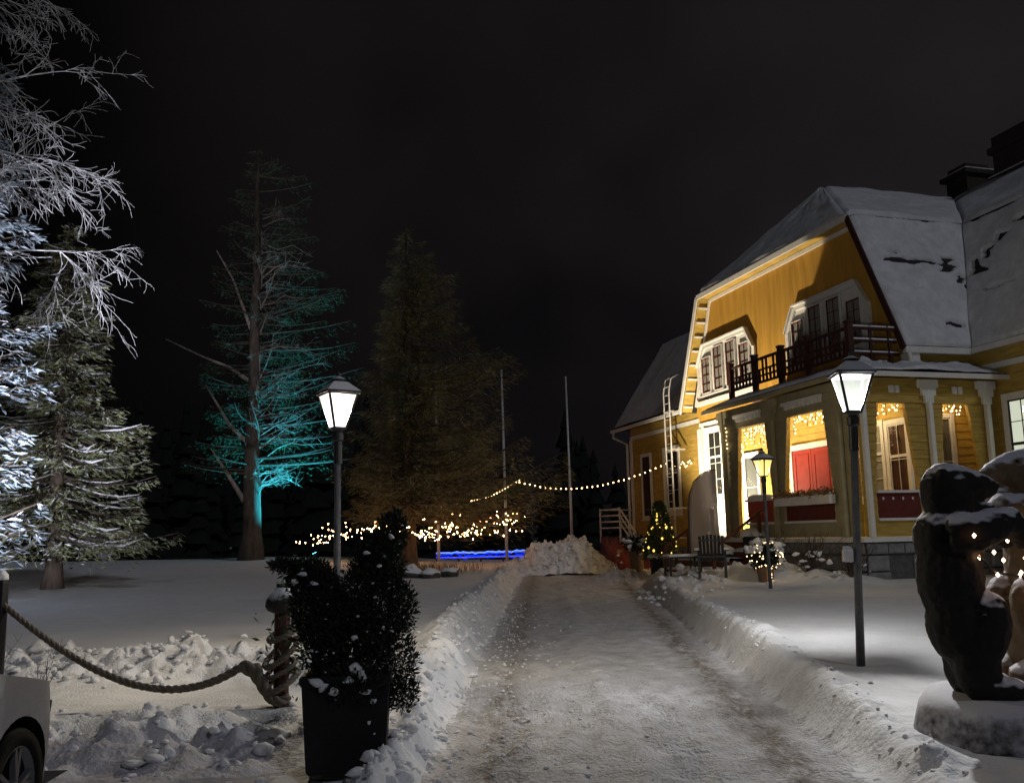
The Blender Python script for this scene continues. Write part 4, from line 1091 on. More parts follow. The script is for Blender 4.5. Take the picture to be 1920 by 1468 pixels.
vq, fq = quads(C, D, Nn, RNG.uniform(.04, .10, 260), RNG.uniform(.015, .03, 260))
o = link_mesh('garland', np_mesh('garland', vq, fq), 'needles', BO); o['kind'] = 'stuff'
lx, ly = -4.02, 7.40; lz = gz(lx, ly)
LP = tag(empty('rope_post', (lx, ly, lz - .05)), 'dark rope post with a snow cap behind the parked car', 'bollard', 'posts of the rope fence')
MB().lathe([(.065, 0), (.065, 1.05), (.05, 1.07)], 8).build('post', 'black_plastic', LP)
MB().lathe([(.06, 1.07), (.055, 1.11), (.03, 1.14), (.004, 1.15)], 10).build('snow_cap', 'snow', LP, smooth=True)
ro = []
A, B = Vector((-4.02, 7.38, 1.10)), Vector((-2.14, 7.61, .56))
for k in range(31):
    t = k / 30; p = A.lerp(B, t); p.z -= .37 * 4 * t * (1 - t) * (.75 + .5 * t); ro.append(p)
R0 = tag(empty('barrier_rope', (-3.0, 7.5, .5)), 'thick snow-dusted rope sagging between the two rope posts', 'rope')
rope_tube([p - Vector((-3.0, 7.5, .5)) for p in ro], [.024 + .010 * (k / 30) for k in range(31)], 'rope', R0)

# ------------------------------------------------------------------ parked car (front corner in view)
def make_car(x, y, rz):
    C_ = tag(empty('parked_car', (x, y, -.01), rz), 'grey parked car, only its front wheel and wing in view', 'car')
    # local frame: +y forward, +x its right flank. front axle at y=0
    prof = [(.78, .22), (.87, .32), (.90, .44), (.88, .54), (.82, .63), (.70, .70), (.45, .77), (-.20, .90), (-.45, .96), (-1.15, 1.38), (-1.6, 1.46), (-2.5, 1.44), (-3.1, 1.10), (-3.35, 1.0), (-3.40, .5), (-3.35, .24), (-2.95, .20)]
    arc = lambda c: [(c - .36 * math.cos(a), .30 + .36 * math.sin(a)) for a in np.linspace(.0 - .25, math.pi + .25, 20)]
    outline = [(.45, .20)] + prof[:16] + [(-2.95, .20)] + [p for p in arc(-2.57)] + [p for p in arc(0)]
    def xs_(y_, z_):
        w = .875
        w -= .50 * max(0, (y_ - .15) / .75) ** 2.6 if y_ > .15 else 0
        w -= .35 * max(0, (-2.7 - y_) / .7) ** 2.6 if y_ < -2.7 else 0
        w -= .05 * ((z_ - .55) / .45) ** 2 if z_ < .95 else .05 + .36 * (z_ - .95)
        # flared wheel arch lip
        return max(w, .1)
    for s in (1, -1):
        bm = bmesh.new(); vs = [bm.verts.new((0, p[0], p[1])) for p in outline]; bm.faces.new(vs)
        for yy in np.arange(-3.3, .9, .12): bmesh.ops.bisect_plane(bm, geom=bm.verts[:] + bm.edges[:] + bm.faces[:], plane_co=(0, yy, 0), plane_no=(0, 1, 0))
        for zz in np.arange(.3, 1.4, .10): bmesh.ops.bisect_plane(bm, geom=bm.verts[:] + bm.edges[:] + bm.faces[:], plane_co=(0, 0, zz), plane_no=(0, 0, 1))
        for v in bm.verts: v.co.x = s * xs_(v.co.y, v.co.z)
        me = bpy.data.meshes.new('side_panel'); bm.to_mesh(me); bm.free()
        link_mesh('side_panel', me, 'car_paint', C_, smooth=True)
    top = []
    pr = prof[:16]
    dense = []
    for a, b in zip(pr[:-1], pr[1:]):
        for k in range(4): dense.append((a[0] + (b[0] - a[0]) * k / 4, a[1] + (b[1] - a[1]) * k / 4))
    dense.append(pr[-1])
    vs, fs = [], []; n = 13
    for (yy, zz) in dense:
        w = xs_(yy, zz)
        for k in range(n):
            f = -1 + 2 * k / (n - 1)
            bul = (1 - f * f)
            vs.append((w * f, yy + (.10 * bul if yy > .5 else (-.06 * bul if yy < -3 else 0)), zz + .03 * bul))
    for i in range(len(dense) - 1):
        for k in range(n - 1): fs.append((i * n + k, i * n + k + 1, (i + 1) * n + k + 1, (i + 1) * n + k))
    MB().add(vs, fs).build('bonnet_and_roof', 'car_paint', C_, smooth=True)
    for s in (1, -1):
        wn = [(-.62, .98), (-1.18, 1.34), (-1.62, 1.40), (-2.45, 1.38), (-2.85, 1.08), (-2.8, 1.0)]
        MB().prism([(s * (xs_(a, b) + .004), a, b) for a, b in wn], (s * .006, 0, 0)).build('side_window', 'black_plastic', C_)
        hl = MB(); hl.add([(s * (xs_(a, b) + .006), a + .012, b) for a, b in ((.50, .66), (.74, .66), (.80, .56), (.58, .55))], [(0, 1, 2, 3)] if s > 0 else [(3, 2, 1, 0)]); hl.build('headlight', 'lens', C_)
    ws = [(-.47, .985), (-1.13, 1.385)]
    MB().add([(-.66, -.47, 1.0), (.66, -.47, 1.0), (.52, -1.13, 1.40), (-.52, -1.13, 1.40)], [(0, 1, 2, 3)]).build('windscreen', 'black_plastic', C_)
    for yy in (0, -2.57):
        for s in (1, -1):
            MB().tube([(s * .50, yy, .30), (s * .845, yy, .30)], .352, 28).build('wheel_arch_liner', 'tyre_rubber', C_) if False else None
            ln = MB(); N_ = 22
            aa = np.linspace(-.3, math.pi + .3, N_)
            vsx = [(s * xx, yy - .365 * math.cos(a), .30 + .365 * math.sin(a)) for xx in (.35, .80) for a in aa]
            ln.add(vsx, [(k, k + 1, N_ + k + 1, N_ + k) for k in range(N_ - 1)] + [tuple(range(N_))]); ln.build('wheel_arch', 'tyre_rubber', C_)
            wh = empty('wheel', (0, 0, 0)); wh.parent = C_; wh.location = (s * .775, yy, .305); wh.rotation_euler = (0, rad(90) * s, rad(0))
            MB().lathe([(.20, -.09), (.285, -.10), (.305, -.07), (.305, .07), (.285, .10), (.215, .095), (.20, .05)], 36).build('tyre', 'tyre_rubber', wh, smooth=True)
            MB().lathe([(.15, .02), (.205, .03), (.217, .085), (.205, .092), (.19, .05), (.15, .03)], 36).build('rim', 'rim_alloy', wh, smooth=True)
            sp = MB()
            for k in range(5):
                a = 2 * math.pi * k / 5 + .45
                for d in (-.13, .13):
                    sp.bar((.045 * math.cos(a), .045 * math.sin(a), .075), (.20 * math.cos(a + d), .20 * math.sin(a + d), .065), .026, .03)
            sp.lathe([(.055, .05), (.055, .08), (.03, .09)], 14); sp.build('spokes', 'rim_alloy', wh)
            MB().lathe([(.19, -.02), (.19, .0)], 24).build('brake_disc', 'black_metal', wh)
    MB().add([(-.8, .8, .22), (.8, .8, .22), (.8, -3.3, .22), (-.8, -3.3, .22)], [(0, 1, 2, 3)]).build('underbody', 'black_plastic', C_)
    for s in (1, -1): MB().tube([(s * .80, -.75, .98), (s * .95, -.80, 1.0)], [.03, .08], 8).build('mirror', 'car_paint', C_)
    return C_
make_car(-3.40, 4.88, rad(3))

# ------------------------------------------------------------------ carved bears
def bear(loc, flip, mat, label, sc=1.0, extra=None):
    m = MB(); E = m.ell
    for s in (-1, 1):
        E((.15, s * .13, .06), (.18, .11, .085)); E((.03, s * .11, .20), (.135, .12, .22))
        E((.10, s * .12, .42), (.145, .13, .24), (0, .25, 0))
        m.tube([(-.06, s * .15, 1.00), (.06, s * .21, 1.02), (.18, s * .20, 1.06), (.28, s * .16, 1.08), (.36, s * .13, 1.00), (.385, s * .12, .92)], [.125, .12, .11, .10, .08, .05], 10)
        E((-.08, s * .12, 1.40), (.03, .04, .04))
    E((.05, 0, .30), (.15, .20, .32)); E((-.03, 0, .45), (.19, .21, .26)); E((-.05, 0, .74), (.205, .22, .33)); E((-.03, 0, .96), (.215, .22, .20)); E((-.10, 0, .98), (.15, .20, .20))
    E((-.02, 0, 1.13), (.150, .155, .15)); E((-.025, 0, 1.27), (.165, .155, .20)); E((.05, 0, 1.33), (.12, .11, .11))
    m.tube([(.05, 0, 1.34), (.14, 0, 1.325), (.225, 0, 1.305), (.285, 0, 1.285)], [.115, .095, .068, .045], 10)
    m.tube([(.05, 0, 1.19), (.14, 0, 1.17), (.225, 0, 1.165), (.27, 0, 1.175)], [.09, .058, .040, .026], 8)
    E((.292, 0, 1.305), (.024, .032, .024))
    o = m.build('bear_statue', mat, None, smooth=True)
    o.location = loc; o.scale = (sc * (-1 if flip else 1), sc, sc); o.rotation_euler = (0, 0, rad(-6 if not flip else 8))
    r = o.modifiers.new('fuse', 'REMESH'); r.mode = 'VOXEL'; r.voxel_size = .016; r.use_smooth_shade = True
    q = o.modifiers.new('soften', 'SMOOTH'); q.factor = .5; q.iterations = 9
    tex = bpy.data.textures.new('chisel', 'VORONOI'); tex.noise_scale = .045; tex.noise_intensity = 1.0
    dp = o.modifiers.new('chisel', 'DISPLACE'); dp.texture = tex; dp.texture_coords = 'LOCAL'; dp.strength = .013; dp.mid_level = .35
    tag(o, label, 'bear statue', 'pair of carved bears')
    e = MB()
    for s in (-1, 1): e.ell((.095, s * .085, 1.375), (.014, .012, .014))
    e.build('eyes', 'black_plastic', o, smooth=True)
    return o
pz = .42
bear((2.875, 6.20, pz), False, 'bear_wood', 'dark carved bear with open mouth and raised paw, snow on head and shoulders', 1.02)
bear((3.53, 6.50, pz + .05), True, 'bear_wood_lit', 'carved bear, wood coloured paler as bulb-lit, cut by the picture edge, snout over the dark bear', 1.06)
st = MB(); n = 40
prof = [(.60, -.1), (.60, .05), (.585, .20), (.57, .30), (.56, .36), (.52, .415), (.42, .435), (.2, .44), (.01, .44)]
st.lathe(prof, n)
st.v = [(x * (1 + .07 * float(vnoise(math.atan2(y, x) * 4, z * 5, 0, 3))), y * (1 + .05 * float(vnoise(math.atan2(y, x) * 4, z * 5, 0, 3))), z + .02 * float(vnoise(x * 5, y * 5, 0, 8))) for x, y, z in st.v]
o = st.build('statue_stump', 'snowy_stump', None, smooth=True); o.location = (3.17, 6.28, 0.0)
tag(o, 'broad round tree stump under snow carrying the carved bears', 'stump')
bulb_cloud('statue_lights', [(2.83, 5.835, 1.44), (2.93, 6.0, 1.30), (3.05, 6.05, 1.33), (3.09, 6.02, 1.28), (3.05, 6.03, 1.19), (3.19, 6.03, 1.185), (3.21, 6.05, 1.20), (3.24, 6.04, 1.29), (3.28, 6.04, 1.0), (3.30, 6.03, .76), (3.37, 6.1, 1.1), (3.34, 6.1, 1.42), (3.36, 6.1, 1.55), (3.18, 6.12, 1.40)], .013, 'bulb_amber', 'small amber star bulbs wound around the carved bears', cable=[[(2.92, 5.99, 1.31), (3.05, 6.04, 1.2), (3.2, 6.03, 1.18), (3.3, 6.04, 1.0), (3.31, 6.04, .76)]], single=True)

# ------------------------------------------------------------------ big potted shrub by the drive
pz0 = .02
PT = tag(empty('potted_shrub', (-1.07, 6.08, .115), rad(6)), 'dark two-lobed potted evergreen dotted with snow at the edge of the drive', 'potted shrub')
pot = MB().lathe([(.22 * 1.4142, 0), (.235 * 1.4142, .02), (.262 * 1.4142, .52), (.275 * 1.4142, .53), (.275 * 1.4142, .575), (.245 * 1.4142, .575), (.24 * 1.4142, .50)], 4, rot=math.pi / 4).build('pot', 'black_plastic', PT); bevel(pot, .02, 3)
MB().lathe([(.33, .47), (.33, .49), (.01, .51)], 4, rot=math.pi / 4).build('soil', 'snow', pot)
MB().tube([(0, 0, .45), (-.03, 0, .7), (-.14, .02, 1.0), (-.20, 0, 1.25)], [.035, .03, .02, .008], 7).tube([(.03, 0, .45), (.08, .02, .8), (.20, 0, 1.2), (.27, 0, 1.5)], [.035, .03, .02, .008], 7).build('stem', 'bark', PT)
def shrub_points(n):
    out = []
    blobs = [((.02, 0, .70), (.25, .25, .32), 1.0), ((-.18, 0, .96), (.18, .18, .24), .9), ((-.25, 0, 1.15), (.14, .14, .11), .35), ((-.40, -.02, 1.23), (.09, .07, .035), .1), ((.15, 0, .98), (.22, .25, .34), 1.0), ((.19, .02, 1.22), (.15, .17, .20), .55), ((.28, .03, 1.42), (.08, .08, .14), .22), ((.27, -.05, .62), (.16, .18, .22), .35), ((-.15, -.03, .75), (.15, .2, .2), .35), ((.32, -.05, .42), (.11, .14, .10), .14), ((.05, -.24, .52), (.20, .10, .13), .2), ((.34, 0, .95), (.09, .1, .16), .15)]
    tot = sum(b[2] for b in blobs)
    for c, r, w in blobs:
        k = int(n * w / tot); u = unit(RNG.normal(0, 1, (k, 3))) * (RNG.random((k, 1)) ** .30)
        P_ = np.array(c) + u * np.array(r) * (1 + .15 * fbm(u[:, 0] * 3, u[:, 1] * 3, u[:, 2] * 3, 2, int(w * 100)))[:, None]
        out.append(np.concatenate([P_, u], 1))
    return np.concatenate(out)
sp = shrub_points(34000)
k = len(sp); D = unit(sp[:, 3:] * .8 + [0, 0, .55] + RNG.normal(0, .5, (k, 3))); Nn = unit(RNG.normal(0, 1, (k, 3)))
vq, fq = quads(sp[:, :3], D, Nn, RNG.uniform(.018, .055, k), RNG.uniform(.006, .016, k))
fo = link_mesh('foliage', np_mesh('foliage', vq, fq), 'dark_leaf', PT); fo['kind'] = 'stuff'
PP, RR = [], []
for i in RNG.choice(k, 330, replace=False):
    q = sp[i]
    if np.linalg.norm(q[3:]) > .8: PP.append(q[:3] * 1.0); RR.append(random.uniform(.005, .013))
for p, r in (((-.27, -.14, 1.18), .030), ((-.33, -.13, 1.14), .022), ((-.40, -.06, 1.19), .02), ((.27, -.1, 1.40), .022), ((-.2, -.15, 1.12), .025), ((.06, -.27, .62), .045), ((.10, -.29, .58), .035), ((.02, -.29, .55), .04), ((.12, -.28, .48), .03), ((-.06, -.30, .50), .028), ((.16, -.25, .42), .024), ((.14, -.24, .30), .022), ((.17, -.24, .23), .015), ((.05, -.26, .80), .028), ((.33, -.1, .36), .03), ((-.18, -.27, .55), .045), ((-.13, -.28, .52), .035), ((.20, -.2, 1.22), .02), ((.12, -.2, 1.30), .025)):
    PP.append(p); RR.append(r)
lump_field('snow_clumps', PP, RR, 'snow', parent=PT)

# ------------------------------------------------------------------ things in front of the villa
# feather banner
BN = tag(empty('feather_banner', (4.33, 23.5, gz(4.33, 23.5) - .05), rad(-4)), 'tall grey-beige feather banner with pale upright lettering beside the drive', 'banner')
path = [(0, 0, 0), (0, 0, 1.0), (.005, 0, 1.7), (.05, 0, 2.05), (.17, 0, 2.36), (.36, 0, 2.55), (.56, 0, 2.64), (.72, 0, 2.655)]
MB().tube(path, [.022, .02, .018, .017, .015, .013, .011, .009], 8).build('pole', 'black_metal', BN, smooth=True)
MB().tube([(0, -.3, .03), (0, .3, .03)], .015, 6).tube([(-.3, 0, .03), (.3, 0, .03)], .015, 6).build('foot', 'black_metal', BN)
vs, fs = [], []; rows = 34; cols = 10
def edge_left(z):
    zs = [p[2] for p in path]; xs2 = [p[0] for p in path]; return float(np.interp(z, zs, xs2)) + .02
for j in range(rows + 1):
    z = .58 + (2.645 - .58) * j / rows; a = edge_left(z); b = .735 if z > .9 else .725
    for i in range(cols + 1):
        x = a + (max(b, a + .01) - a) * i / cols
        vs.append((x, .03 * math.sin(x * 6 + z * 1.3) + .012 * math.sin(z * 5 + x * 9), z))
for j in range(rows):
    for i in range(cols): fs.append((j * (cols + 1) + i, j * (cols + 1) + i + 1, (j + 1) * (cols + 1) + i + 1, (j + 1) * (cols + 1) + i))
cl = MB().add(vs, fs).build('cloth', 'banner_cloth', BN, smooth=True)
sol = cl.modifiers.new('thickness', 'SOLIDIFY'); sol.thickness = .004
fc = bpy.data.curves.new('lettering', 'FONT'); fc.body = 'IEEZA'; fc.size = .13; fc.extrude = .001; fc.align_x = 'LEFT'
fc.materials.append(MATS['white_paint'])
tx = bpy.data.objects.new('lettering', fc); COL.objects.link(tx); tx.parent = cl
tx.location = (.52, -.06, .80); tx.rotation_euler = (rad(90), rad(-90), 0)
dg = bpy.context.evaluated_depsgraph_get()
me_t = bpy.data.meshes.new_from_object(tx.evaluated_get(dg))
bpy.data.objects.remove(tx)
tx = link_mesh('lettering', me_t, None, cl)
tx.location = (.52, -.06, .80); tx.rotation_euler = (rad(90), rad(-90), 0)

# slatted garden chair seen from behind, low table
def slat_chair(loc, rz, label):
    G = tag(empty('garden_chair', loc, rz), label, 'chair')
    m = 'snowy_dark'
    for k in range(7): MB().bar((-.24 + .08 * k, -.02, .36), (-.26 + .087 * k, -.20, .92 + .03 * (3 - abs(k - 3)) / 3), .06, .018, (0, 1, .2)).build('back_slat', 'black_metal', G)
    for z, y in ((.42, -.05), (.80, -.15)): MB().box(-.29, .29, y - .045, y - .02, z, z + .05).build('back_rail', 'black_metal', G)
    for k in range(5): MB().box(-.27, .27, .0 + .1 * k, .085 + .1 * k, .33 + .015 * k, .35 + .015 * k).build('seat_slat', m, G)
    for s in (-1, 1):
        MB().box(s * .30 - .03, s * .30 + .03, -.02, .05, -.1, .56).build('leg', 'black_metal', G); MB().box(s * .30 - .03, s * .30 + .03, .45, .51, -.1, .58).build('leg', 'black_metal', G)
        ar = MB().box(s * .33 - .07, s * .33 + .07, -.12, .55, .57, .595).build('arm_rest', 'black_metal', G)
        MB().box(s * .33 - .065, s * .33 + .065, -.10, .52, .596, .64).build('snow_cap', 'snow', ar)
    return G
slat_chair((4.55, 22.0, gz(4.55, 22.0) + .02), rad(-12), 'dark slatted garden chair seen from behind, snow on its arms')
TB = tag(empty('garden_table', (4.02, 22.9, gz(4.02, 22.9) + .03), rad(6)), 'low dark garden table with a layer of snow under the banner', 'table')
tt = MB().box(-.42, .42, -.30, .30, .38, .42).build('table_top', 'black_metal', TB); MB().box(-.40, .40, -.28, .28, .421, .47).build('snow_cap', 'snow', tt)
for sx in (-1, 1):
    for sy in (-1, 1): MB().box(sx * .37 - .025, sx * .37 + .025, sy * .25 - .025, sy * .25 + .025, -.12, .379).build('leg', 'black_metal', TB)

def foliage_ball(name, c, r, n, mat, parent, ln=(.06, .14), wd=(.02, .05), squash=.85):
    u = unit(RNG.normal(0, 1, (n, 3))) * (RNG.random((n, 1)) ** .4)
    P_ = np.array(c) + u * np.array([r, r, r * squash]) * (1 + .25 * fbm(u[:, 0] * 2.5, u[:, 1] * 2.5, u[:, 2] * 2.5, 2, 4))[:, None]
    D_ = unit(u + RNG.normal(0, .6, (n, 3)) + [0, 0, .2]); N_ = unit(RNG.normal(0, 1, (n, 3)))
    v_, f_ = quads(P_, D_, N_, RNG.uniform(*ln, n), RNG.uniform(*wd, n))
    o_ = link_mesh(name, np_mesh(name, v_, f_), mat, parent); o_['kind'] = 'stuff'
    return P_
# round topiary with lights in a pot
tzz = gz(5.6, 21.35)
TP = tag(empty('lit_topiary', (5.6, 21.35, tzz - .03)), 'round snow-topped potted plant sparkling with warm bulbs below the yellow lantern', 'potted plant')
MB().lathe([(.15, 0), (.20, .34), (.215, .34), (.215, .38), (.18, .38)], 18).build('pot', 'clay_pot', TP, smooth=False)
foliage_ball('foliage', (0, 0, .62), .36, 1800, 'dark_leaf', TP)
PP, RR = [], []
for k in range(42):
    a = random.uniform(0, 6.28); r = .36 * math.sqrt(random.random()); PP.append((r * math.cos(a), r * math.sin(a), .62 + .30 * math.sqrt(max(0, 1 - (r / .38) ** 2)) - .01)); RR.append(random.uniform(.05, .12))
for k in range(26):
    a = random.uniform(-1.2, .7); PP.append((.36 * math.cos(a), .36 * math.sin(a), .62 + random.uniform(-.18, .2))); RR.append(random.uniform(.03, .08))
lump_field('snow_cap', PP, RR, 'snow', parent=TP)
tb = MB()
for k in range(60):
    u = unit(RNG.normal(0, 1, 3)); 
    if u[1] > .3: u[1] *= -1
    tb.octa((u[0] * .40, u[1] * .40, .60 + u[2] * .33), .013)
for k in range(9): tb.octa((.06 + random.uniform(-.015, .015), -.22, .30 - .03 * k), .016)
b = tb.build('bulbs', 'bulb_icicle', TP); b['kind'] = 'stuff'

# lit little spruce in a dark pot, snowy potted plant, red-twigged shrub
XZ = gz(4.55, 29.6)
XT = tag(empty('potted_spruce', (4.55, 29.6, XZ - .05)), 'slim potted spruce with big yellow bulbs left of the banner', 'potted tree')
MB().lathe([(.34, 0), (.40, .50), (.42, .50), (.42, .56), (.36, .56)], 18).build('pot', 'black_plastic', XT)
MB().tube([(0, 0, .4), (0, 0, 2.2)], [.05, .015], 6).build('trunk', 'bark', XT)
n = 5200; h = RNG.random(n) ** 1.2; a = RNG.random(n) * 6.28; r = .52 * (1 - h) ** .75 * (RNG.random(n) ** .35) + .02
P_ = np.stack([r * np.cos(a), r * np.sin(a), .55 + 1.75 * h], 1); D_ = unit(np.stack([np.cos(a), np.sin(a), np.full(n, -.15)], 1) + RNG.normal(0, .4, (n, 3)))
v_, f_ = quads(P_, D_, unit(RNG.normal(0, 1, (n, 3))), RNG.uniform(.06, .16, n), RNG.uniform(.02, .05, n)); o = link_mesh('crown', np_mesh('crown', v_, f_), 'needles', XT); o['kind'] = 'stuff'
tb = MB()
for k in range(30):
    h = random.random(); aa = random.uniform(-3.3, .3); r = .58 * (1 - h) ** .75 + .03; tb.octa((r * math.cos(aa), r * math.sin(aa), .6 + 1.6 * h), random.choice((.018, .025, .04)))
b = tb.build('bulbs', 'bulb_yellow', XT); b['kind'] = 'stuff'
lump_field('snow_cap', [(random.uniform(-.3, .3), random.uniform(-.35, .1), .58) for k in range(14)], [random.uniform(.08, .14) for k in range(14)], 'snow', parent=XT)
SZ = gz(3.9, 30.6)
SP = tag(empty('potted_plant', (3.9, 30.6, SZ - .05)), 'clay pot with a withered plant bent under snow at the drive end', 'potted plant')
MB().lathe([(.20, 0), (.24, .55), (.26, .55), (.26, .62), (.2, .62)], 16).build('pot', 'clay_pot', SP)
foliage_ball('foliage', (0, 0, .85), .36, 700, 'dark_leaf', SP, (.08, .2), (.03, .06))
lump_field('snow_clumps', [(random.gauss(0, .18), random.gauss(-.08, .15), .85 + random.gauss(.1, .14)) for k in range(26)], [random.uniform(.05, .11) for k in range(26)], 'snow', parent=SP)

def twig_shrub(name, loc, label, n, H, spread, mat, r=.009, cat='shrub', snowy=0):
    T = tag(empty(name, (loc[0], loc[1], gz(*loc) - .05)), label, cat); mb = MB()
    for k in range(n):
        a = random.uniform(0, 6.28); s = spread * random.random() ** .7; h = H * random.uniform(.6, 1.05)
        p0 = Vector((random.uniform(-.12, .12), random.uniform(-.12, .12), 0)); p2 = Vector((s * math.cos(a), s * math.sin(a), h)); p1 = p0.lerp(p2, .5) + Vector((0, 0, h * .12))
        mb.tube([p0, p1, p2], [r, r * .75, r * .35], 4, False)
        for j in range(2):
            q = p1.lerp(p2, random.random()); mb.tube([q, q + Vector((random.gauss(0, .12), random.gauss(0, .12), random.uniform(.1, .3))) * H / 1.3], [r * .55, r * .25], 3, False)
    mb.build('twigs', mat, T)
    if snowy:
        lump_field('snow_clumps', [(random.gauss(0, spread * .5), random.gauss(0, spread * .5), H * random.uniform(.15, .75)) for k in range(snowy)], [random.uniform(.03, .09) for k in range(snowy)], 'snow', parent=T)
    return T
twig_shrub('dogwood_shrub', (3.75, 33.0), 'red-stemmed bare shrub fanning out by the far stair', 130, 1.35, .85, 'red_twig', snowy=22)
twig_shrub('dogwood_shrub', (4.5, 33.6), 'smaller red-stemmed bare shrub behind the potted spruce', 80, 1.2, .6, 'red_twig', snowy=16)
twig_shrub('bare_shrub', (6.7, 21.5), 'dark bare shrub sagging with snow below the flower box', 60, .85, .8, 'bark', snowy=14)
twig_shrub('bare_shrub', (7.35, 20.75), 'dark bare shrub against the corner of the stone plinth', 50, .7, .6, 'bark', snowy=8)
twig_shrub('bare_shrub', (6.15, 22.9), 'dark bare shrub between the porch steps and the lit topiary', 40, .8, .5, 'bark', snowy=10)
# flower box
FB = tag(empty('flower_box', VW((-.18, 2.0, 2.10)), rad(16)), 'white flower box with withered plants below the red door opening', 'flower box')
bevel(MB().box(-.14, .03, -1.22, 1.24, 0, .22).build('box', 'white_paint', FB), .01)
n = 900; P_ = np.stack([RNG.normal(-.05, .06, n), RNG.uniform(-1.2, 1.22, n), .22 + np.abs(RNG.normal(0, .06, n))], 1)
v_, f_ = quads(P_, unit(RNG.normal(0, 1, (n, 3)) + [0, 0, .6]), unit(RNG.normal(0, 1, (n, 3))), RNG.uniform(.05, .14, n), RNG.uniform(.02, .045, n)); o = link_mesh('plants', np_mesh('plants', v_, f_), 'dry_grass', FB); o['kind'] = 'stuff'
lump_field('snow_clumps', [(-.06, random.uniform(-1.2, 1.2), .25) for k in range(22)], [random.uniform(.02, .05) for k in range(22)], 'snow', parent=FB)
# snow-capped planters on the steps
for p, r, lab in (((-1.1, 4.6, .62), .30, 'squat round planter under a cap of snow on the lower porch steps'), ((-.45, 4.15, 1.05), .32, 'round planter under a cap of snow beside the stair opening')):
    T = tag(empty('step_planter', VW(p), rad(16)), lab, 'planter', 'planters on the porch steps')
    MB().lathe([(r * .6, -.06), (r * .9, .18), (r * .95, .30), (r * .8, .31)], 16).build('pot', 'snowy_dark', T)
    MB().lump((0, 0, .36), (r * 1.05, r * 1.05, r * .55), int(r * 100), 2, .2).build('snow_cap', 'snow', T, smooth=True)
MBx = MB().lump((0, 0, 0), (.42, .75, .11), 9, 2, .2).build('snow_cap', 'snow', None, smooth=True); MBx.location = VW((.0, 4.42, 2.40)); MBx.rotation_euler = (0, 0, rad(16)); MBx.name = 'sill_snow'
MBx.scale = (.35, .85, .9); tag(MBx, 'thick pad of snow on the red parapet by the steps', 'snow')
# stones and dry grass round the spruce
for (x, y, r, lab) in ((-3.15, 28.2, .36, 'dark snow-capped boulder, leftmost in the bed in front of the spruce'), (-2.55, 28.0, .30, 'round dark boulder in the middle of the garden bed'), (-2.0, 28.6, .28, 'low snowy boulder at the drive end of the garden bed'), (-3.7, 29.0, .3, 'snowy boulder half behind the potted shrub')):
    o = MB().lump((0, 0, 0), (r, r * .8, r * .7), int(r * 77), 3, .25).build('boulder', 'snowy_rock', None, smooth=True); o.location = (x, y, gz(x, y) + r * .3); tag(o, lab, 'boulder', 'boulders around the garden bed')
n = 900; P_ = np.stack([RNG.normal(-3.1, .9, n), RNG.normal(30.5, .9, n), np.zeros(n)], 1); P_[:, 2] = ground_h(P_[:, 0], P_[:, 1], False)
v_, f_ = quads(P_, unit(RNG.normal(0, .35, (n, 3)) + [0, 0, 1]), unit(RNG.normal(0, 1, (n, 3)) * [1, 1, .1]), RNG.uniform(.15, .5, n), RNG.uniform(.01, .03, n))
tag(link_mesh('dry_grass', np_mesh('dry_grass', v_, f_), 'dry_grass'), 'dry brown stalks standing out of the snowy garden bed', kind='stuff')
for k, (x, y) in enumerate(((-4.9, 8.9), (-3.9, 7.9))):
    twig_shrub('bare_twigs', (x, y), ('thin bare twigs poking out of the snow ridge', 'few thin twigs beside the dark rope post')[k], 7, .5, .3, 'bark', .004, 'twigs')

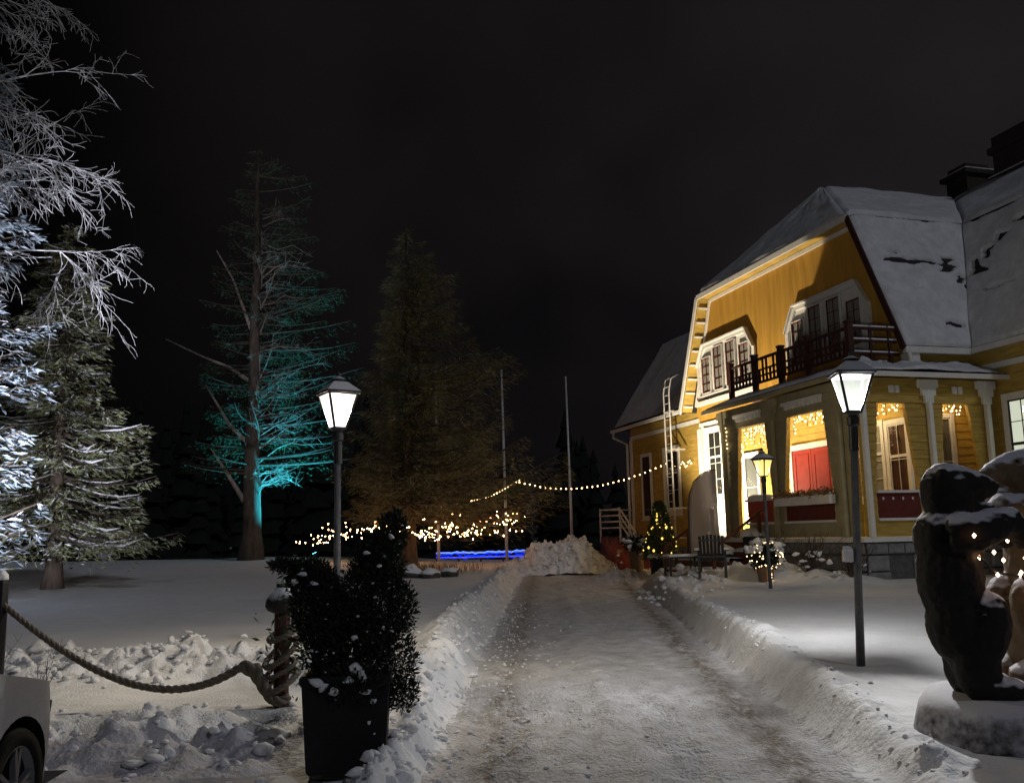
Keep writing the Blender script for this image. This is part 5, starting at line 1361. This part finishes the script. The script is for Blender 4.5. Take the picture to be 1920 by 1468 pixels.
# ------------------------------------------------------------------ trees
def conifer(name, base, H, Rm, zb, label, seed, mat_n='needles', mat_b='bark', trunk_r=.25, step=.28, nper=6, droop=.25, lift=.25, dens=26, spray=(.18, .42), wid=(.03, .09), snow=.5, shape=.8, side=None, lean=(0, 0), snow_mat_='snow', group=None, gap=.0, frost=0, frost_mat='frost_tip', side_k=.35):
    rg = np.random.default_rng(seed); rd = random.Random(seed)
    T = tag(empty(name, (base[0], base[1], gz(*base) - .15)), label, 'tree', group)
    def axis(z): return np.array([lean[0] * (z / H) ** 1.3, lean[1] * (z / H), 0])
    zz = np.linspace(0, H * .98, 14)
    MB().tube([tuple(axis(z) + [0.04 * math.sin(z), 0.04 * math.cos(z * 1.3), z]) for z in zz], [trunk_r * (1.45 if z < .2 else 1) * (1 - .93 * z / H) + .012 for z in zz], 10).build('trunk', mat_b, T, smooth=True)
    wood, sn = MB(), MB(); C_, D_, L_ = [], [], []
    z = zb
    while z < H - .15:
        f = (H - z) / (H - zb)
        for k in range(nper if f > .15 else 4):
            if rd.random() < gap: continue
            a = rd.uniform(0, 2 * math.pi); L = Rm * (f ** shape) * rd.uniform(.5, 1.12) + .12
            if side is not None: L *= 1 + side_k * math.cos(a - side)
            z0 = z + rd.uniform(-step, step) * .6
            dr_ = droop * rd.uniform(.5, 1.5); bend = rd.uniform(-.25, .25)
            ax = axis(min(z0, H))
            pts = []
            for s in (0, .25, .5, .75, 1):
                aa = a + bend * s
                pts.append(ax + np.array([L * s * math.cos(aa), L * s * math.sin(aa), z0 - dr_ * L * s + lift * L * s * s * s]))
            wood.tube(pts, [.012 + .012 * L * (1 - s) for s in (0, .25, .5, .75, 1)], 4, False)
            if rd.random() < snow:
                s0 = rd.uniform(.05, .5); i0 = int(s0 * 4)
                rr = .014 + .010 * L
                sn.tube([p + np.array([0, 0, .018 + .012 * L]) for p in pts[i0:]] if len(pts[i0:]) > 1 else pts[-2:], [rr * rd.uniform(.6, 1.0) * (.15 if j_ in (0, len(pts[i0:]) - 1) else 1) for j_ in range(len(pts[i0:]))] if len(pts[i0:]) > 1 else [rr * .5, .004], 5, False)
            m = max(4, int(dens * L))
            s = rg.random(m) ** .7 * .95 + .08
            P4 = np.array(pts); idx = np.clip(s * 4, 0, 3.999); i = idx.astype(int); fr = (idx - i)[:, None]
            p = P4[i] * (1 - fr) + P4[i + 1] * fr
            lat = rg.normal(0, .19, m) * L * (1.15 - s) * 1.2
            dirn = np.array([math.cos(a), math.sin(a), 0]); sd = np.array([-math.sin(a), math.cos(a), 0])
            p = p + lat[:, None] * sd + np.stack([np.zeros(m), np.zeros(m), -np.abs(rg.normal(0, .05, m)) * L - np.abs(lat) * .25], 1)
            d = unit(dirn * .8 + np.sign(lat)[:, None] * sd * .6 + rg.normal(0, .3, (m, 3)) + [0, 0, -.25])
            C_.append(p); D_.append(d)
        z += step * rd.uniform(.7, 1.2)
    wood.build('branches', mat_b, T)
    C_ = np.concatenate(C_); D_ = np.concatenate(D_); n = len(C_)
    v_, f_ = quads(C_, D_, unit(rg.normal(0, .5, (n, 3)) + [0, 0, 1]), rg.uniform(*spray, n), rg.uniform(*wid, n))
    o = link_mesh('crown', np_mesh('crown', v_, f_), mat_n, T); o['kind'] = 'stuff'
    if frost:
        kf = rg.choice(n, int(n * frost), replace=False); m = len(kf)
        v_, f_ = quads(C_[kf] + [0, 0, .03], D_[kf], unit(rg.normal(0, .5, (m, 3)) + [0, 0, 1]), rg.uniform(*spray, m) * .8, rg.uniform(*wid, m) * .7)
        o2 = link_mesh('frosted_tips', np_mesh('frosted_tips', v_, f_), frost_mat, T); o2['kind'] = 'stuff'
    if sn.v: q = sn.build('snow_on_branches', snow_mat_, T); q['kind'] = 'stuff'
    return T
conifer('spruce', (-13.2, 27.0), 11.2, 3.0, 1.7, 'tall spruce with snowy lower branches lit pale from below', 5, 'needles_frost', 'bark', .23, .24, 7, .32, .22, 42, (.14, .30), (.02, .065), .45, .78, frost=.28, frost_mat='frost_lilac')
conifer('spruce', (-4.45, 39.3), 14.6, 4.3, 2.1, 'large spruce with a ring of warm lights round its lowest branches', 8, 'larch_twig', 'bark', .30, .20, 9, .16, .30, 64, (.18, .50), (.008, .024), .0, .74, side=-.2, frost=.16, gap=.18, side_k=.5)
conifer('pine_tree', (-11.9, 42.5), 19.5, 4.2, 4.2, 'tall pine with one edge of its trunk lit teal', 11, 'needles', 'bark', .44, .36, 4, -.02, .10, 40, (.12, .26), (.010, .028), .0, .45, side=0.3, gap=.15, frost=.10, frost_mat='needles_blue')
conifer('frosted_fir', (-13.0, 19.2), 15.0, 2.9, 1.6, 'frosted fir whose bluish branch tips enter at the picture edge', 14, 'needles_blue', 'bark', .3, .26, 7, .22, .25, 42, (.14, .32), (.02, .07), .25, .28, frost=.3, frost_mat='frost_lilac')
# light ring round the big spruce
pts = []
for k in range(230):
    a = random.uniform(0, 2 * math.pi); r = random.uniform(3.0, 5.0) if random.random() < .8 else random.uniform(.4, 3)
    x, y = -4.2 + r * math.cos(a) * .98, 39.3 + r * math.sin(a) * .8
    z = 1.55 + .25 * math.sin(a * 3 + 1) + abs(random.gauss(0, .22)) + (.35 * max(0, math.cos(a)) * random.random() * 2)
    pts.append((x, y, z))
cab = [[(-4.2 + 4.2 * math.cos(a), 39.3 + 3.4 * math.sin(a), 1.6 + .25 * math.sin(a * 3 + 1)) for a in np.linspace(0, 6.28, 40)]]
bulb_cloud('tree_lights', pts, .019, 'bulb_pink', 'warm bulbs wound round the lowest branches of the big spruce', cable=cab)
tip = [Vector((-1.75, 38.4, 2.95)).lerp(Vector((.22, 38.0, 3.72)), k / 17) + Vector((0, 0, -.12 * math.sin(math.pi * k / 17))) for k in range(18)]
bulb_cloud('branch_lights', tip, .026, 'bulb_warm', 'line of bulbs rising along one spruce branch to the festoon', cable=[tip])
# that branch
bt = MB().tube([(-4.45, 39.3, 2.9), (-2.5, 38.7, 2.75), (-1.0, 38.2, 3.15), (.28, 38.0, 3.78)], [.07, .05, .03, .01], 6)
tree_sp = bpy.data.objects['spruce.001']
bo = bt.build('long_branch', 'bark_pale', None); bo.parent = tree_sp; bo.location = -tree_sp.location
n = 1500; s = RNG.random(n); P_ = np.stack([-3.2 + 3.5 * s, 38.9 - .9 * s, 2.75 + 1.0 * s ** 2], 1) + RNG.normal(0, .12, (n, 3)) * [1, 1.2, 1] - [0, 0, .1]
v_, f_ = quads(P_, unit(np.array([[.9, -.2, .1]]) + RNG.normal(0, .6, (n, 3))), unit(RNG.normal(0, .5, (n, 3)) + [0, 0, 1]), RNG.uniform(.12, .3, n), RNG.uniform(.02, .05, n))
o = link_mesh('branch_needles', np_mesh('branch_needles', v_, f_), 'needles', tree_sp); o.location = -tree_sp.location; o['kind'] = 'stuff'
# dead limbs of the pine
pine = bpy.data.objects['pine_tree']
lm = MB()
for pts_, r in (([(-.2, 0, 5.4), (-1.1, 0, 6.3), (-1.7, 0, 7.3), (-2.3, .2, 8.2)], .11), ([(-.2, 0, 8.3), (-1.2, .1, 9.0), (-2.4, .1, 9.5), (-4.2, .1, 10.4)], .10), ([(0, 0, 10.2), (-.5, 0, 11.6), (-1.1, 0, 13.2), (-1.9, 0, 14.6)], .10), ([(-.3, -.1, 2.8), (-1.2, -.1, 4.2), (-1.9, 0, 5.2)], .13)):
    lm.tube(pts_, [r * (1 - .8 * k / (len(pts_) - 1)) for k in range(len(pts_))], 6)
lm.build('dead_limbs', 'bark_pale', pine)
lm = MB(); rg = random.Random(3)
for k in range(60):
    z = rg.uniform(2.8, 16.5); L = rg.uniform(.9, 3.4) * (1 if z < 12 else .75); a = rg.uniform(-1.5, 1.0); e_ = rg.uniform(-.25, .55); b_ = rg.uniform(-.3, .3)
    p = [Vector((.25, 0, z)) + Vector((L * s * math.cos(a + b_ * s), L * s * math.sin(a + b_ * s), e_ * L * s + rg.uniform(-.06, .2) * L * math.sin(s * 3))) for s in (0, .3, .6, 1)]
    lm.tube(p, [.032, .024, .014, .005], 4, False)
    for j in range(16):
        q = p[1].lerp(p[3], rg.random()); lm.tube([q, q + Vector((rg.uniform(-.1, .5), rg.gauss(0, .3), rg.gauss(.05, .22)))], [.009, .004], 3, False)
lm.build('side_branches', 'bark_pale', pine)

# bare frosted birch whose limbs hang into the picture
def bare_tree(base, H, label, seed):
    rd = random.Random(seed); T = tag(empty('bare_birch', (base[0], base[1], gz(*base) - .2)), label, 'tree')
    MB().tube([(0, 0, 0), (.1, 0, H * .4), (.25, 0, H * .75), (.3, .1, H)], [.32, .24, .13, .03], 10).build('trunk', 'bark_pale', T, smooth=True)
    mb = MB()
    def grow_(p, d, L, r, lev):
        pts, rs = [p.copy()], [r]
        n = 5
        for k in range(n):
            d = (d + Vector((rd.gauss(0, .16), rd.gauss(0, .16), rd.gauss(-.06 if lev else .0, .12)))).normalized()
            p = p + d * (L / n); pts.append(p.copy()); rs.append(max(.0045, r * (1 - .75 * (k + 1) / n)))
        mb.tube(pts, rs, 5 if lev < 2 else 3, False)
        if lev >= 3: return
        for k in range((7, 7, 6)[lev]):
            i = rd.randint(1, n); q = pts[i]; dd = (pts[i] - pts[i - 1]).normalized()
            dd = (dd + Vector((rd.gauss(0, .55), rd.gauss(0, .55), rd.gauss(-.15, .5)))).normalized()
            grow_(q, dd, L * rd.uniform(.34, .6), max(.006, rs[i] * .65), lev + 1)
    for k in range(15):
        z = H * (.33 + .62 * (k + rd.random() * .6) / 15); a = rd.gauss(0, .75)
        grow_(Vector((.1 + .2 * z / H, 0, z)), Vector((math.cos(a), math.sin(a) * .9, rd.uniform(-.15, .45))).normalized(), rd.uniform(2.4, 4.3) * (1.1 - .35 * z / H), .055, 0)
    mb.build('branches', 'frost_bark', T)
    return T
bare_tree((-14.5, 20.5), 15.5, 'bare frosted birch with pale twigs hanging in from the picture edge', 21)

# far forest across the shore: one dark mass
def forest():
    Vs, Fs = [], []; b = 0; rd = random.Random(9)
    for k in range(230):
        x = rd.uniform(-75, 75); y = rd.uniform(66, 120); H = rd.uniform(11, 19); R_ = H * rd.uniform(.13, .2)
        if abs(x) < 25: H *= .85
        z0 = gz(x, y) - .5
        nl, ns = 9, 9
        for l in range(nl):
            f = l / nl; z1 = z0 + H * (.08 + .92 * f); z2 = z0 + H * (.08 + .92 * min(1, f + .17)); r = R_ * (1 - f) ** .9
            ring = [(x + r * rd.uniform(.6, 1.2) * math.cos(2 * math.pi * i / ns + l), y + r * rd.uniform(.6, 1.2) * math.sin(2 * math.pi * i / ns + l), z1 - r * .15 * rd.random()) for i in range(ns)]
            Vs += ring + [(x, y, z2)]; Fs += [(b + i, b + (i + 1) % ns, b + ns) for i in range(ns)]; b += ns + 1
    o = link_mesh('forest', np_mesh('forest', np.array(Vs), np.array(Fs)), 'forest_dark')
    tag(o, 'dark mass of far conifers beyond the garden', kind='stuff')
forest()
